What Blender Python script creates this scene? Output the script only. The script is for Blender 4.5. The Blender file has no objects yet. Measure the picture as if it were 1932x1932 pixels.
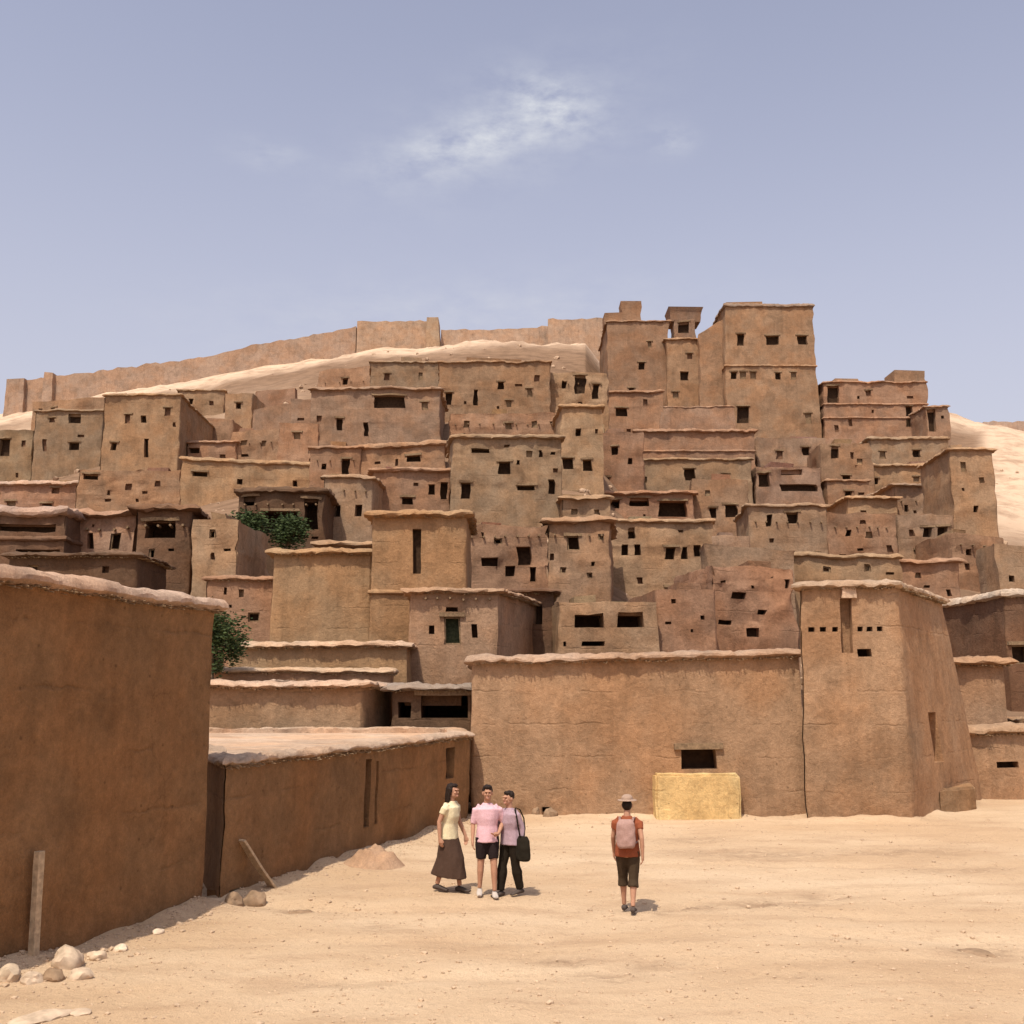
import bpy, bmesh, math, random
from mathutils import Vector, Matrix, noise
R = math.radians
random.seed(7)
S = bpy.context.scene
COL = S.collection

# ---------------------------------------------------------------- camera
FPX = 2070.0            # focal length in pixels of a 1932 px wide view
PITCH = math.atan(344.0 / FPX)
CAMZ = 3.15
cam = bpy.data.cameras.new("camera")
cam.sensor_width = 36.0
cam.lens = 36.0 * FPX / 1932.0
cam.clip_start = 0.1
cam.clip_end = 8000.0
cam_o = bpy.data.objects.new("camera", cam)
cam_o.location = (0, 0, CAMZ)
cam_o.rotation_euler = (math.pi / 2 + PITCH, 0, 0)
COL.objects.link(cam_o)
S.camera = cam_o

# ---------------------------------------------------------------- light
SUN_EL = R(61)
SUN_H = Vector((-0.40, -0.92)).normalized()
sun_dir = Vector((SUN_H.x * math.cos(SUN_EL), SUN_H.y * math.cos(SUN_EL), math.sin(SUN_EL)))
sl = bpy.data.lights.new("sun", 'SUN')
sl.energy = 4.8
sl.angle = R(0.5)
sl.color = (1.0, 0.925, 0.79)
so = bpy.data.objects.new("sun", sl)
so.rotation_euler = sun_dir.to_track_quat('Z', 'Y').to_euler()
so.location = (0, 0, 80)
COL.objects.link(so)

S.view_settings.view_transform = 'Standard'
S.view_settings.look = 'None'
S.view_settings.exposure = -0.12
S.view_settings.gamma = 1.0

W = bpy.data.worlds.new("World")
S.world = W
W.use_nodes = True
wn, wl = W.node_tree.nodes, W.node_tree.links
wn.clear()
def wnode(t, **k):
    n = wn.new(t)
    for a, b in k.items():
        setattr(n, a, b)
    return n
sky = wnode('ShaderNodeTexSky', sky_type='NISHITA', sun_disc=False)
sky.sun_elevation = SUN_EL
sky.sun_rotation = math.atan2(SUN_H.x, SUN_H.y)
sky.altitude = 1200
sky.air_density = 1.0
sky.dust_density = 6.0
sky.ozone_density = 1.5
hsv = wnode('ShaderNodeHueSaturation')
hsv.inputs['Hue'].default_value = 0.518
hsv.inputs['Saturation'].default_value = 0.59
hsv.inputs['Value'].default_value = 1.50
wl.new(sky.outputs[0], hsv.inputs['Color'])
tc = wnode('ShaderNodeTexCoord')
sep = wnode('ShaderNodeSeparateXYZ')
wl.new(tc.outputs['Generated'], sep.inputs[0])
def wmath(op, a, b=None, c=None):
    n = wnode('ShaderNodeMath', operation=op)
    for i, v in enumerate((a, b, c)):
        if v is None:
            continue
        if isinstance(v, (int, float)):
            n.inputs[i].default_value = v
        else:
            wl.new(v, n.inputs[i])
    return n.outputs[0]
az = wmath('ARCTAN2', sep.outputs[0], sep.outputs[1])
el = wmath('ARCSINE', sep.outputs[2])
# thin cloud wisps: soft ellipses in azimuth and elevation broken up by noise
def wisp(a0, e0, ra, re, tilt):
    da = wmath('SUBTRACT', az, a0)
    de = wmath('SUBTRACT', el, e0)
    de = wmath('SUBTRACT', de, wmath('MULTIPLY', da, tilt))
    q = wmath('ADD', wmath('POWER', wmath('DIVIDE', da, ra), 2.0), wmath('POWER', wmath('DIVIDE', de, re), 2.0))
    return wmath('EXPONENT', wmath('MULTIPLY', q, -1.0))
wis = [(-0.045, 0.487, 0.075, 0.018, 0.22, .75), (0.04, 0.518, 0.045, 0.02, -0.25, .85), (-0.01, 0.497, 0.12, 0.045, 0.25, 0.38),
       (0.155, 0.487, 0.02, 0.012, 0.0, 0.6), (-0.235, 0.468, 0.035, 0.012, 0.0, 0.35), (-0.05, 0.335, 0.22, 0.035, 0.05, 0.42)]
tot = None
for a0, e0, ra, re, ti, am in wis:
    m = wmath('MULTIPLY', wisp(a0, e0, ra, re, ti), am)
    tot = m if tot is None else wmath('ADD', tot, m)
cmb = wnode('ShaderNodeCombineXYZ')
wl.new(wmath('MULTIPLY', az, 9.0), cmb.inputs[0])
wl.new(wmath('MULTIPLY', el, 20.0), cmb.inputs[1])
nz = wnode('ShaderNodeTexNoise')
nz.inputs['Scale'].default_value = 2.2
nz.inputs['Detail'].default_value = 7
nz.inputs['Roughness'].default_value = 0.62
wl.new(cmb.outputs[0], nz.inputs['Vector'])
cm = wnode('ShaderNodeMapRange')
cm.inputs['From Min'].default_value = 0.36
cm.inputs['From Max'].default_value = 0.72
wl.new(nz.outputs['Fac'], cm.inputs['Value'])
cl_f = wmath('MINIMUM', wmath('MULTIPLY', wmath('MULTIPLY', tot, cm.outputs[0]), 0.95), 0.85)
mixc = wnode('ShaderNodeMixRGB')
mixc.inputs[2].default_value = (5.6, 5.8, 6.1, 1)
wl.new(cl_f, mixc.inputs[0])
wl.new(hsv.outputs[0], mixc.inputs[1])
hz = wmath('MULTIPLY', wmath('EXPONENT', wmath('MULTIPLY', wmath('POWER', wmath('DIVIDE', el, 0.385), 2.0), -1.0)), 0.85)
hzm = wnode('ShaderNodeMixRGB')
hzm.inputs[2].default_value = (4.3, 4.15, 4.5, 1)
wl.new(hz, hzm.inputs[0])
wl.new(mixc.outputs[0], hzm.inputs[1])
bg = wnode('ShaderNodeBackground')
bg.inputs['Strength'].default_value = 0.15
wl.new(hzm.outputs[0], bg.inputs['Color'])
wo = wnode('ShaderNodeOutputWorld')
wl.new(bg.outputs[0], wo.inputs['Surface'])

# ---------------------------------------------------------------- pixel rays and terrain
CP, SP = math.cos(PITCH), math.sin(PITCH)
def ray(fx, fy):
    u, v = (fx - 966.0) / FPX, (966.0 - fy) / FPX
    return Vector((u, CP - SP * v, SP + CP * v))
def P(fx, fy, D):
    d = ray(fx, fy)
    k = D / d.y
    return Vector((d.x * k, D, CAMZ + d.z * k))
def gpt(fx, fy, z=0.0):
    d = ray(fx, fy)
    k = (z - CAMZ) / d.z
    return Vector((d.x * k, d.y * k, z))
def lerp_tab(tab, x):
    if x <= tab[0][0]:
        return tab[0][1]
    for (a, fa), (b, fb) in zip(tab, tab[1:]):
        if x <= b:
            return fa + (fb - fa) * (x - a) / (b - a)
    return tab[-1][1]
RIDGE = [(-900, 900), (0, 790), (60, 780), (200, 742), (400, 708), (700, 656), (900, 646), (1110, 650), (1160, 720), (1230, 805), (1560, 812),
         (1740, 815), (1790, 788), (1830, 800), (1860, 812), (1932, 820), (2400, 900)]
SPROF = [(36, 0.0), (45, 0.20), (60, 0.42), (80, 0.62), (100, 0.76), (125, 0.9), (150, 1.0)]
def col_of(x, y):
    # f-column of a far point seen near the hill: exact enough as a smooth function of x / y
    return 966.0 + FPX * x / max(y, 20.0)
def smooth(a, b, x):
    t = min(1, max(0, (x - a) / (b - a)))
    return t * t * (3 - 2 * t)
def tz(x, y):
    """terrain height without the fine relief"""
    if y <= 36:
        return 0.0
    fx = col_of(x, y) * 1.0
    rf = lerp_tab(RIDGE, fx)
    yy = min(y, 150.0)
    s = lerp_tab(SPROF, yy)
    base = 966 + (CAMZ / 36.0) * FPX + 344 - 6
    fy = base + (rf - base) * s
    if y > 150:
        d = ray(fx, fy)
        z150 = CAMZ + d.z * 150.0 / d.y
        zf = z150 + (min(y, 168) - 150) * 0.30
        if y > 168:
            zf = (z150 + 5.4) * (1 - smooth(168, 420, y)) - 2.0 * smooth(168, 420, y)
        return zf
    d = ray(fx, fy)
    return max(0.0, CAMZ + d.z * y / d.y)
def D_of(fx, fy):
    """distance at which the terrain is seen at this pixel"""
    lo, hi = 30.0, 150.0
    for _ in range(40):
        m = (lo + hi) / 2
        p = P(fx, fy, m)
        if p.z > tz(p.x, p.y):
            lo = m
        else:
            hi = m
    return lo
def relief(x, y):
    n = 0.0
    if y < 60:
        w = 1.0 - smooth(40, 60, y)
        n += w * (0.05 * noise.noise((x * .35, y * .35, 1.3)) + 0.025 * noise.noise((x * 1.1, y * 1.3, 4.1)) + 0.012 * noise.noise((x * 3.1, y * 3.3, 8.2)))
        ch = churn(x, y)
        if ch > .05: n += ch * (.14 * noise.noise((x * 2.3, y * 2.6, 9.9)) + .05 * noise.noise((x * 5.5, y * 5.5, 3.3)) - .03)
        n += drift(x, y) if y < 36 else 0
        # worn cart tracks crossing the open ground
        for k, (c, sl_) in enumerate(((17.2, -0.10), (15.0, 0.05), (21.5, -0.03), (13.2, 0.16))):
            t = y - c - sl_ * x - 0.5 * noise.noise((x * .25, k * 3.7, 0))
            n -= w * 0.065 * math.exp(-(t / 0.22) ** 2) * (0.5 + noise.noise((x * .4, k, 2.2)))
        if y < 27:
            fp = noise.cell((x * 2.1, y * 2.1, 5.5))
            if fp > .35:
                cx_, cy_ = (math.floor(x * 2.1) + .5) / 2.1, (math.floor(y * 2.1) + .5) / 2.1
                n -= .028 * math.exp(-((x - cx_) / .09) ** 2 - ((y - cy_) / .13) ** 2)
    if y > 45:
        w = smooth(45, 110, y)
        n += w * (1.1 * noise.fractal((x * .07, y * .07, 0.4), 1.0, 2.1, 5) + 0.35 * noise.ridged_multi_fractal((x * .16, y * .16, 3.0), 0.9, 2.0, 4, 1.0, 2.0) - 0.35)
    return n

# ---------------------------------------------------------------- materials
MAT = {}
def newmat(name):
    m = bpy.data.materials.new(name)
    m.use_nodes = True
    n, l = m.node_tree.nodes, m.node_tree.links
    b = n['Principled BSDF']
    b.inputs['Roughness'].default_value = 0.95
    b.inputs['Specular IOR Level'].default_value = 0.12
    MAT[name] = m
    return m, n, l, b
def tex(n, l, kind, vec, scale, detail=4, rough=.55, sx=1, sy=1, sz=1):
    mp = n.new('ShaderNodeMapping')
    mp.inputs['Scale'].default_value = (sx, sy, sz)
    l.new(vec, mp.inputs[0])
    t = n.new(kind)
    t.inputs['Scale'].default_value = scale
    if kind == 'ShaderNodeTexNoise':
        t.inputs['Detail'].default_value = detail
        t.inputs['Roughness'].default_value = rough
    l.new(mp.outputs[0], t.inputs['Vector'])
    return t
def rng(n, l, src, a, b, lo, hi):
    r = n.new('ShaderNodeMapRange')
    r.inputs['From Min'].default_value = a
    r.inputs['From Max'].default_value = b
    r.inputs['To Min'].default_value = lo
    r.inputs['To Max'].default_value = hi
    l.new(src, r.inputs['Value'])
    return r.outputs[0]
def mul(n, l, a, b):
    m = n.new('ShaderNodeMath')
    m.operation = 'MULTIPLY'
    l.new(a, m.inputs[0])
    l.new(b, m.inputs[1])
    return m.outputs[0]

def mud_material(name, rubble=False):
    m, n, l, b = newmat(name)
    oi = n.new('ShaderNodeObjectInfo')
    tcn = n.new('ShaderNodeTexCoord')
    geo = n.new('ShaderNodeNewGeometry')
    v = geo.outputs['Position']
    big = tex(n, l, 'ShaderNodeTexNoise', v, 0.22, 5, .6)
    mid = tex(n, l, 'ShaderNodeTexNoise', v, 1.7, 8, .68)
    speck = tex(n, l, 'ShaderNodeTexNoise', v, 7.5, 6, .75)
    fine = tex(n, l, 'ShaderNodeTexNoise', v, 38, 3, .75)
    streak = tex(n, l, 'ShaderNodeTexNoise', v, 2.4, 5, .65, 1, 1, 0.10)
    patch = tex(n, l, 'ShaderNodeTexNoise', v, .55, 6, .5)
    f = rng(n, l, big.outputs['Fac'], .3, .7, .88, 1.12)
    f = mul(n, l, f, rng(n, l, mid.outputs['Fac'], .3, .7, .82, 1.16))
    f = mul(n, l, f, rng(n, l, speck.outputs['Fac'], .3, .7, .80, 1.18))
    f = mul(n, l, f, rng(n, l, fine.outputs['Fac'], .3, .7, .84, 1.14))
    f = mul(n, l, f, rng(n, l, streak.outputs['Fac'], .50, .72, 1.0, .82))
    # replastered patches with a definite edge
    f = mul(n, l, f, rng(n, l, patch.outputs['Fac'], .565, .585, 1.0, .87))
    # joints between the rammed-earth lifts, broken and wandering
    sx = n.new('ShaderNodeSeparateXYZ')
    l.new(v, sx.inputs[0])
    ma = n.new('ShaderNodeMath'); ma.operation = 'MULTIPLY_ADD'
    l.new(mid.outputs['Fac'], ma.inputs[0]); ma.inputs[1].default_value = .28
    l.new(sx.outputs[2], ma.inputs[2])
    fr = n.new('ShaderNodeMath'); fr.operation = 'PINGPONG'
    l.new(ma.outputs[0], fr.inputs[0]); fr.inputs[1].default_value = .42
    j1 = rng(n, l, fr.outputs[0], 0.0, .035, 1.0, 0.0)
    j2 = mul(n, l, j1, rng(n, l, tex(n, l, 'ShaderNodeTexNoise', v, .9, 3).outputs['Fac'], .48, .6, 0, 1))
    f = mul(n, l, f, rng(n, l, j2, 0, 1, 1.0, .80))
    stw = tex(n, l, 'ShaderNodeTexNoise', v, 30, 2, .5, 1, 1, 4.5)
    f = mul(n, l, f, rng(n, l, stw.outputs['Fac'], .66, .70, 1.0, 1.28))
    stx = tex(n, l, 'ShaderNodeTexNoise', v, 26, 2, .5, 4.5, 4.5, 1)
    f = mul(n, l, f, rng(n, l, stx.outputs['Fac'], .68, .72, 1.0, 1.22))
    # drying cracks, only here and there
    wob = n.new('ShaderNodeVectorMath'); wob.operation = 'MULTIPLY_ADD'
    l.new(mid.outputs['Color'], wob.inputs[0]); wob.inputs[1].default_value = (.5, .5, .5); l.new(v, wob.inputs[2])
    ck = n.new('ShaderNodeTexVoronoi'); ck.feature = 'DISTANCE_TO_EDGE'; ck.inputs['Scale'].default_value = .8
    l.new(wob.outputs[0], ck.inputs['Vector'])
    ckm = rng(n, l, tex(n, l, 'ShaderNodeTexNoise', v, .6, 2).outputs['Fac'], .54, .64, 0, 1)
    ckl = mul(n, l, rng(n, l, ck.outputs['Distance'], .0, .012, 1, 0), ckm)
    f = mul(n, l, f, rng(n, l, ckl, 0, 1, 1.0, .74))
    # pits and holes
    vo = tex(n, l, 'ShaderNodeTexVoronoi', v, 3.1)
    pit = rng(n, l, vo.outputs['Distance'], .045, .10, .62, 1.0)
    f = mul(n, l, f, pit)
    if rubble:
        st = tex(n, l, 'ShaderNodeTexVoronoi', v, 3.6, sz=1.8)
        cr = n.new('ShaderNodeSeparateXYZ')
        l.new(st.outputs['Color'], cr.inputs[0])
        f = mul(n, l, f, rng(n, l, cr.outputs[0], 0, 1, .82, 1.15))
        f = mul(n, l, f, rng(n, l, st.outputs['Distance'], .35, .75, 1.0, .78))
    sc = n.new('ShaderNodeVectorMath')
    sc.operation = 'SCALE'
    l.new(oi.outputs['Color'], sc.inputs[0])
    l.new(f, sc.inputs['Scale'])
    hue = n.new('ShaderNodeMixRGB')
    hue.blend_type = 'MULTIPLY'
    hue.inputs[2].default_value = (1.05, 0.95, 0.86, 1)
    l.new(rng(n, l, tex(n, l, 'ShaderNodeTexNoise', v, .5, 4).outputs['Fac'], .42, .6, 0, 1), hue.inputs[0])
    l.new(sc.outputs[0], hue.inputs[1])
    l.new(hue.outputs[0], b.inputs['Base Color'])
    h1 = n.new('ShaderNodeMath'); h1.operation = 'MULTIPLY_ADD'
    l.new(fine.outputs['Fac'], h1.inputs[0]); h1.inputs[1].default_value = .25
    l.new(speck.outputs['Fac'], h1.inputs[2])
    h2 = n.new('ShaderNodeMath'); h2.operation = 'MULTIPLY_ADD'
    l.new(mid.outputs['Fac'], h2.inputs[0]); h2.inputs[1].default_value = 1.4
    l.new(h1.outputs[0], h2.inputs[2])
    h3 = n.new('ShaderNodeMath'); h3.operation = 'MULTIPLY_ADD'
    l.new(j2, h3.inputs[0]); h3.inputs[1].default_value = -.35
    l.new(h2.outputs[0], h3.inputs[2])
    last = h3
    if rubble:
        h4 = n.new('ShaderNodeMath'); h4.operation = 'MULTIPLY_ADD'
        l.new(st.outputs['Distance'], h4.inputs[0]); h4.inputs[1].default_value = -1.6
        l.new(h3.outputs[0], h4.inputs[2])
        last = h4
    bp = n.new('ShaderNodeBump')
    bp.inputs['Strength'].default_value = 0.8
    bp.inputs['Distance'].default_value = 0.045
    l.new(last.outputs[0], bp.inputs['Height'])
    l.new(bp.outputs[0], b.inputs['Normal'])
mud_material('mud')
mud_material('rubble', True)

def plain(name, c, nscale=30, var=.25, rough=.9, objcol=False):
    m, n, l, b = newmat(name)
    tcn = n.new('ShaderNodeTexCoord')
    t = tex(n, l, 'ShaderNodeTexNoise', tcn.outputs['Object'], nscale, 4)
    f = rng(n, l, t.outputs['Fac'], .3, .7, 1 - var, 1 + var)
    sc = n.new('ShaderNodeVectorMath')
    sc.operation = 'SCALE'
    if objcol:
        oi = n.new('ShaderNodeObjectInfo')
        l.new(oi.outputs['Color'], sc.inputs[0])
    else:
        sc.inputs[0].default_value = c
    l.new(f, sc.inputs['Scale'])
    l.new(sc.outputs[0], b.inputs['Base Color'])
    b.inputs['Roughness'].default_value = rough
    bp = n.new('ShaderNodeBump')
    bp.inputs['Strength'].default_value = .3
    bp.inputs['Distance'].default_value = .01
    l.new(t.outputs['Fac'], bp.inputs['Height'])
    l.new(bp.outputs[0], b.inputs['Normal'])
    return m
plain('dark', (.045, .025, .014), 6, .4)  # backs of openings and grooves, their shade put into the colour
plain('shade_mud', (.16, .085, .05), 6, .3)
plain('wood', (.20, .13, .075), 14, .35)
plain('reed', (.23, .15, .085), 20, .4)
plain('green_wood', (.045, .05, .026), 12, .4)
plain('pale_wood', (.42, .30, .19), 14, .3)
plain('cloth', (1, 1, 1), 60, .12, .95, True)
plain('skin', (.42, .22, .14), 40, .08, .6)
plain('lips', (.30, .11, .09), 40, .05, .5)
plain('eye', (.03, .02, .015), 40, .05, .3)
plain('hair', (.022, .013, .009), 90, .4, .55)
plain('leather', (.07, .045, .03), 40, .2, .7)
plain('bark', (.13, .09, .06), 20, .4)
plain('stone', (1, 1, 1), 9, .25, .95, True)
m, n, l, b = newmat('leaf')
oi = n.new('ShaderNodeObjectInfo')
ge = n.new('ShaderNodeNewGeometry')
rp = n.new('ShaderNodeValToRGB')
rp.color_ramp.elements[0].color = (.018, .030, .009, 1)
rp.color_ramp.elements[1].color = (.075, .10, .034, 1)
l.new(ge.outputs['Random Per Island'], rp.inputs[0])
l.new(rp.outputs[0], b.inputs['Base Color'])
b.inputs['Roughness'].default_value = .55

# ground: sandy earth, hillside earth and pale ridge rock mixed by a painted attribute
m, n, l, b = newmat('ground')
tcn = n.new('ShaderNodeTexCoord')
v = tcn.outputs['Object']
at = n.new('ShaderNodeAttribute')
at.attribute_name = 'zone'
sepn = n.new('ShaderNodeSeparateXYZ')
l.new(at.outputs['Vector'], sepn.inputs[0])
def mix(a, bb, f, blend='MIX'):
    mx = n.new('ShaderNodeMixRGB')
    mx.blend_type = blend
    for i, q in ((0, f), (1, a), (2, bb)):
        if isinstance(q, tuple):
            mx.inputs[i].default_value = q
        elif isinstance(q, float):
            mx.inputs[i].default_value = q
        else:
            l.new(q, mx.inputs[i])
    return mx.outputs[0]
g_big = tex(n, l, 'ShaderNodeTexNoise', v, .16, 5, .6, 1, 1.8, 1)
g_mid = tex(n, l, 'ShaderNodeTexNoise', v, .9, 6, .62, .55, 1.6, 1)
g_fine = tex(n, l, 'ShaderNodeTexNoise', v, 9, 6, .7)
g_grit = tex(n, l, 'ShaderNodeTexNoise', v, 70, 3, .7)
sand = mix((.52, .35, .213, 1), (.60, .432, .282, 1), rng(n, l, g_big.outputs['Fac'], .38, .62, 0, 1))
sand = mix(sand, (.38, .24, .145, 1), rng(n, l, g_mid.outputs['Fac'], .50, .70, 0, .55))
sand = mix(sand, (.31, .20, .125, 1), rng(n, l, g_fine.outputs['Fac'], .56, .74, 0, .55))
hill = mix((.235, .143, .088, 1), (.155, .092, .056, 1), rng(n, l, g_mid.outputs['Fac'], .4, .65, 0, 1))
rock = mix((.57, .405, .28, 1), (.35, .23, .15, 1), rng(n, l, tex(n, l, 'ShaderNodeTexNoise', v, .3, 7, .68, 1, 1, 2.2).outputs['Fac'], .46, .66, 0, 1))
trod = mix((.34, .215, .13, 1), (.24, .15, .09, 1), rng(n, l, g_fine.outputs['Fac'], .4, .6, 0, 1))
sand = mix(sand, trod, mul(n, l, sepn.outputs[2], rng(n, l, tex(n, l, 'ShaderNodeTexNoise', v, 2.2, 6, .7, .6, 1.6, 1).outputs['Fac'], .34, .52, 0, 1)))
c = mix(hill, sand, sepn.outputs[0])
c = mix(c, rock, sepn.outputs[1])
gr = rng(n, l, g_grit.outputs['Fac'], .3, .7, .82, 1.14)
sc = n.new('ShaderNodeVectorMath')
sc.operation = 'SCALE'
l.new(c, sc.inputs[0])
l.new(gr, sc.inputs['Scale'])
l.new(sc.outputs[0], b.inputs['Base Color'])
bp = n.new('ShaderNodeBump')
bp.inputs['Strength'].default_value = .8
bp.inputs['Distance'].default_value = .06
hs = n.new('ShaderNodeMath')
hs.operation = 'MULTIPLY_ADD'
l.new(g_grit.outputs['Fac'], hs.inputs[0])
hs.inputs[1].default_value = .25
l.new(g_fine.outputs['Fac'], hs.inputs[2])
l.new(hs.outputs[0], bp.inputs['Height'])
l.new(bp.outputs[0], b.inputs['Normal'])

# ---------------------------------------------------------------- object helpers
def link(name, mesh, mats, parent=None, loc=(0, 0, 0), rz=0, color=None, smooth_angle=40):
    o = bpy.data.objects.new(name, mesh)
    COL.objects.link(o)
    for mm in ([mats] if isinstance(mats, str) else mats):
        if mesh is not None and len(mesh.materials) < (1 if isinstance(mats, str) else len(mats)):
            mesh.materials.append(MAT[mm])
    if parent:
        o.parent = parent
    o.location = loc
    o.rotation_euler = (0, 0, rz)
    if color:
        o.color = (*color, 1)
    if mesh is not None and smooth_angle:
        mesh.shade_smooth()
        mesh.set_sharp_from_angle(angle=R(smooth_angle))
    return o
def bm_mesh(bm, name, recalc=True):
    if recalc:
        bmesh.ops.recalc_face_normals(bm, faces=bm.faces)
    me = bpy.data.meshes.new(name)
    bm.to_mesh(me)
    bm.free()
    return me
def tag(o, label=None, cat=None, group=None, kind=None):
    if label: o['label'] = label
    if cat: o['category'] = cat
    if group: o['group'] = group
    if kind: o['kind'] = kind
    elif label: o['kind'] = 'thing'
    return o
def empty(name, loc, rz=0):
    o = bpy.data.objects.new(name, None)
    o.empty_display_size = .3
    COL.objects.link(o)
    o.location = loc
    o.rotation_euler = (0, 0, rz)
    return o

# ---------------------------------------------------------------- ground
def axis(segs):
    out = []
    for a, b_, st in segs:
        k = max(1, int(round((b_ - a) / st)))
        out += [a + (b_ - a) * i / k for i in range(k)]
    out.append(segs[-1][1])
    return out
CHURN = [(1300, 1712, 60, 5, .9), (1460, 1704, 110, 9, .8), (1560, 1690, 70, 6, .7), (1240, 1722, 40, 4, .6), (1060, 1812, 70, 6, .75), (1150, 1838, 70, 8, .8), (1225, 1818, 50, 7, .7), (1850, 1790, 75, 6, .9), (1700, 1606, 120, 8, .6),
         (1420, 1610, 170, 10, .6), (1300, 1585, 80, 6, .5), (570, 1716, 40, 4, .9), (1800, 1640, 90, 9, .45), (700, 1745, 60, 6, .4), (1500, 1850, 90, 7, .4), (640, 1850, 70, 8, .35)]
CH = []
for fx_, fy_, rx_, ry_, am_ in CHURN:
    p_, q_, r_ = gpt(fx_, fy_), gpt(fx_ + rx_, fy_), gpt(fx_, fy_ - ry_)
    CH.append((p_.x, p_.y, q_.x - p_.x, r_.y - p_.y, am_))
def churn(x, y):
    t = 0
    for cx, cy, rx_, ry_, am_ in CH:
        q = ((x - cx) / rx_) ** 2 + ((y - cy) / ry_) ** 2
        if q < 6: t = max(t, am_ * math.exp(-q))
    return t
BASES = []   # lines along which earth has drifted against walls
def drift(x, y):
    t = 0
    for (ax_, ay_), (bx_, by_) in BASES:
        ex, ey = bx_ - ax_, by_ - ay_
        L2 = ex * ex + ey * ey
        k = min(1, max(0, ((x - ax_) * ex + (y - ay_) * ey) / L2))
        d_ = math.hypot(x - ax_ - k * ex, y - ay_ - k * ey)
        if d_ < 1.4:
            t = max(t, math.exp(-(d_ / .33) ** 1.5) * (.10 + .11 * noise.noise((x * .9, y * .9, 2.7)) + .05 * noise.noise((x * 3.2, y * 3.2, 1.7))))
    return max(0, t)
_be, _bs = gpt(390, 1707), gpt(0, 1832)
_dd = (_be - _bs).normalized()
BASES += [(tuple((_be - _dd * 9.5).xy), tuple(_be.xy)), (tuple(gpt(416, 1700).xy), tuple(gpt(885, 1545).xy)), (tuple(P(888, 1250, 29.5).xy), tuple(P(1512, 1236, 29.1).xy)),
          (tuple(P(1500, 1110, 28.6).xy), tuple(P(1697, 1116, 28.4).xy)), (tuple(P(1697, 1116, 28.4).xy), tuple(P(1820, 1110, 33.4).xy))]
gx = axis([(-3000, -400, 650), (-400, -140, 13), (-140, -80, 3), (-80, -14, 1.0), (-14, 15, .16), (15, 80, 1.0), (80, 140, 3), (140, 400, 13), (400, 3000, 650)])
gy = axis([(-400, -20, 76), (-20, 8, 2), (8, 31, .16), (31, 60, .8), (60, 180, 1.0), (180, 440, 13), (440, 4000, 890)])
verts, zone = [], []
for y in gy:
    for x in gx:
        z = tz(x, y)
        if y < 170: z += relief(x, y)
        verts.append((x, y, z))
        fx = col_of(x, y)
        s_ = 1 - smooth(36, 44, y)
        rk = smooth(142, 150, y + 4 * noise.noise((x * .08, y * .08, 6.6)))
        if fx > 1700: rk = max(rk, smooth(1855, 1895, fx) * smooth(80, 105, y))
        # bare rock outcrop low on the left slope
        rk = max(rk, 0.95 * math.exp(-((fx - 480) / 75) ** 2 - ((y - 121) / 11) ** 2))
        rk = max(rk, 0.9 * math.exp(-((fx - 20) / 60) ** 2 - ((y - 132) / 14) ** 2))
        zone.append((s_, min(1, rk), churn(x, y) if y < 40 else 0))
nx = len(gx)
faces = [(j * nx + i, j * nx + i + 1, (j + 1) * nx + i + 1, (j + 1) * nx + i) for j in range(len(gy) - 1) for i in range(nx - 1)]
me = bpy.data.meshes.new('ground')
me.from_pydata(verts, [], faces)
a_ = me.attributes.new('zone', 'FLOAT_VECTOR', 'POINT')
a_.data.foreach_set('vector', [q for zz in zone for q in zz])
g = link('ground', me, 'ground', smooth_angle=None)
me.shade_smooth()
tag(g, kind='structure')
def gz(x, y):
    return tz(x, y) + (relief(x, y) if y < 170 else 0)

# ---------------------------------------------------------------- mud buildings
C_RED = (.280, .166, .101)
C_TAN = (.298, .188, .114)
C_YEL = (.295, .196, .114)
C_GRY = (.268, .174, .113)
C_DRK = (.14, .080, .050)  # dark mud, also used to imitate walls in shade
C_PNK = (.305, .194, .127)
C_ORG = (.312, .191, .109)
C_BIG = (.325, .198, .115)
HILL = 'mud houses stacked on the hill'
FRONT = 'mud houses around the open ground'

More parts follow.
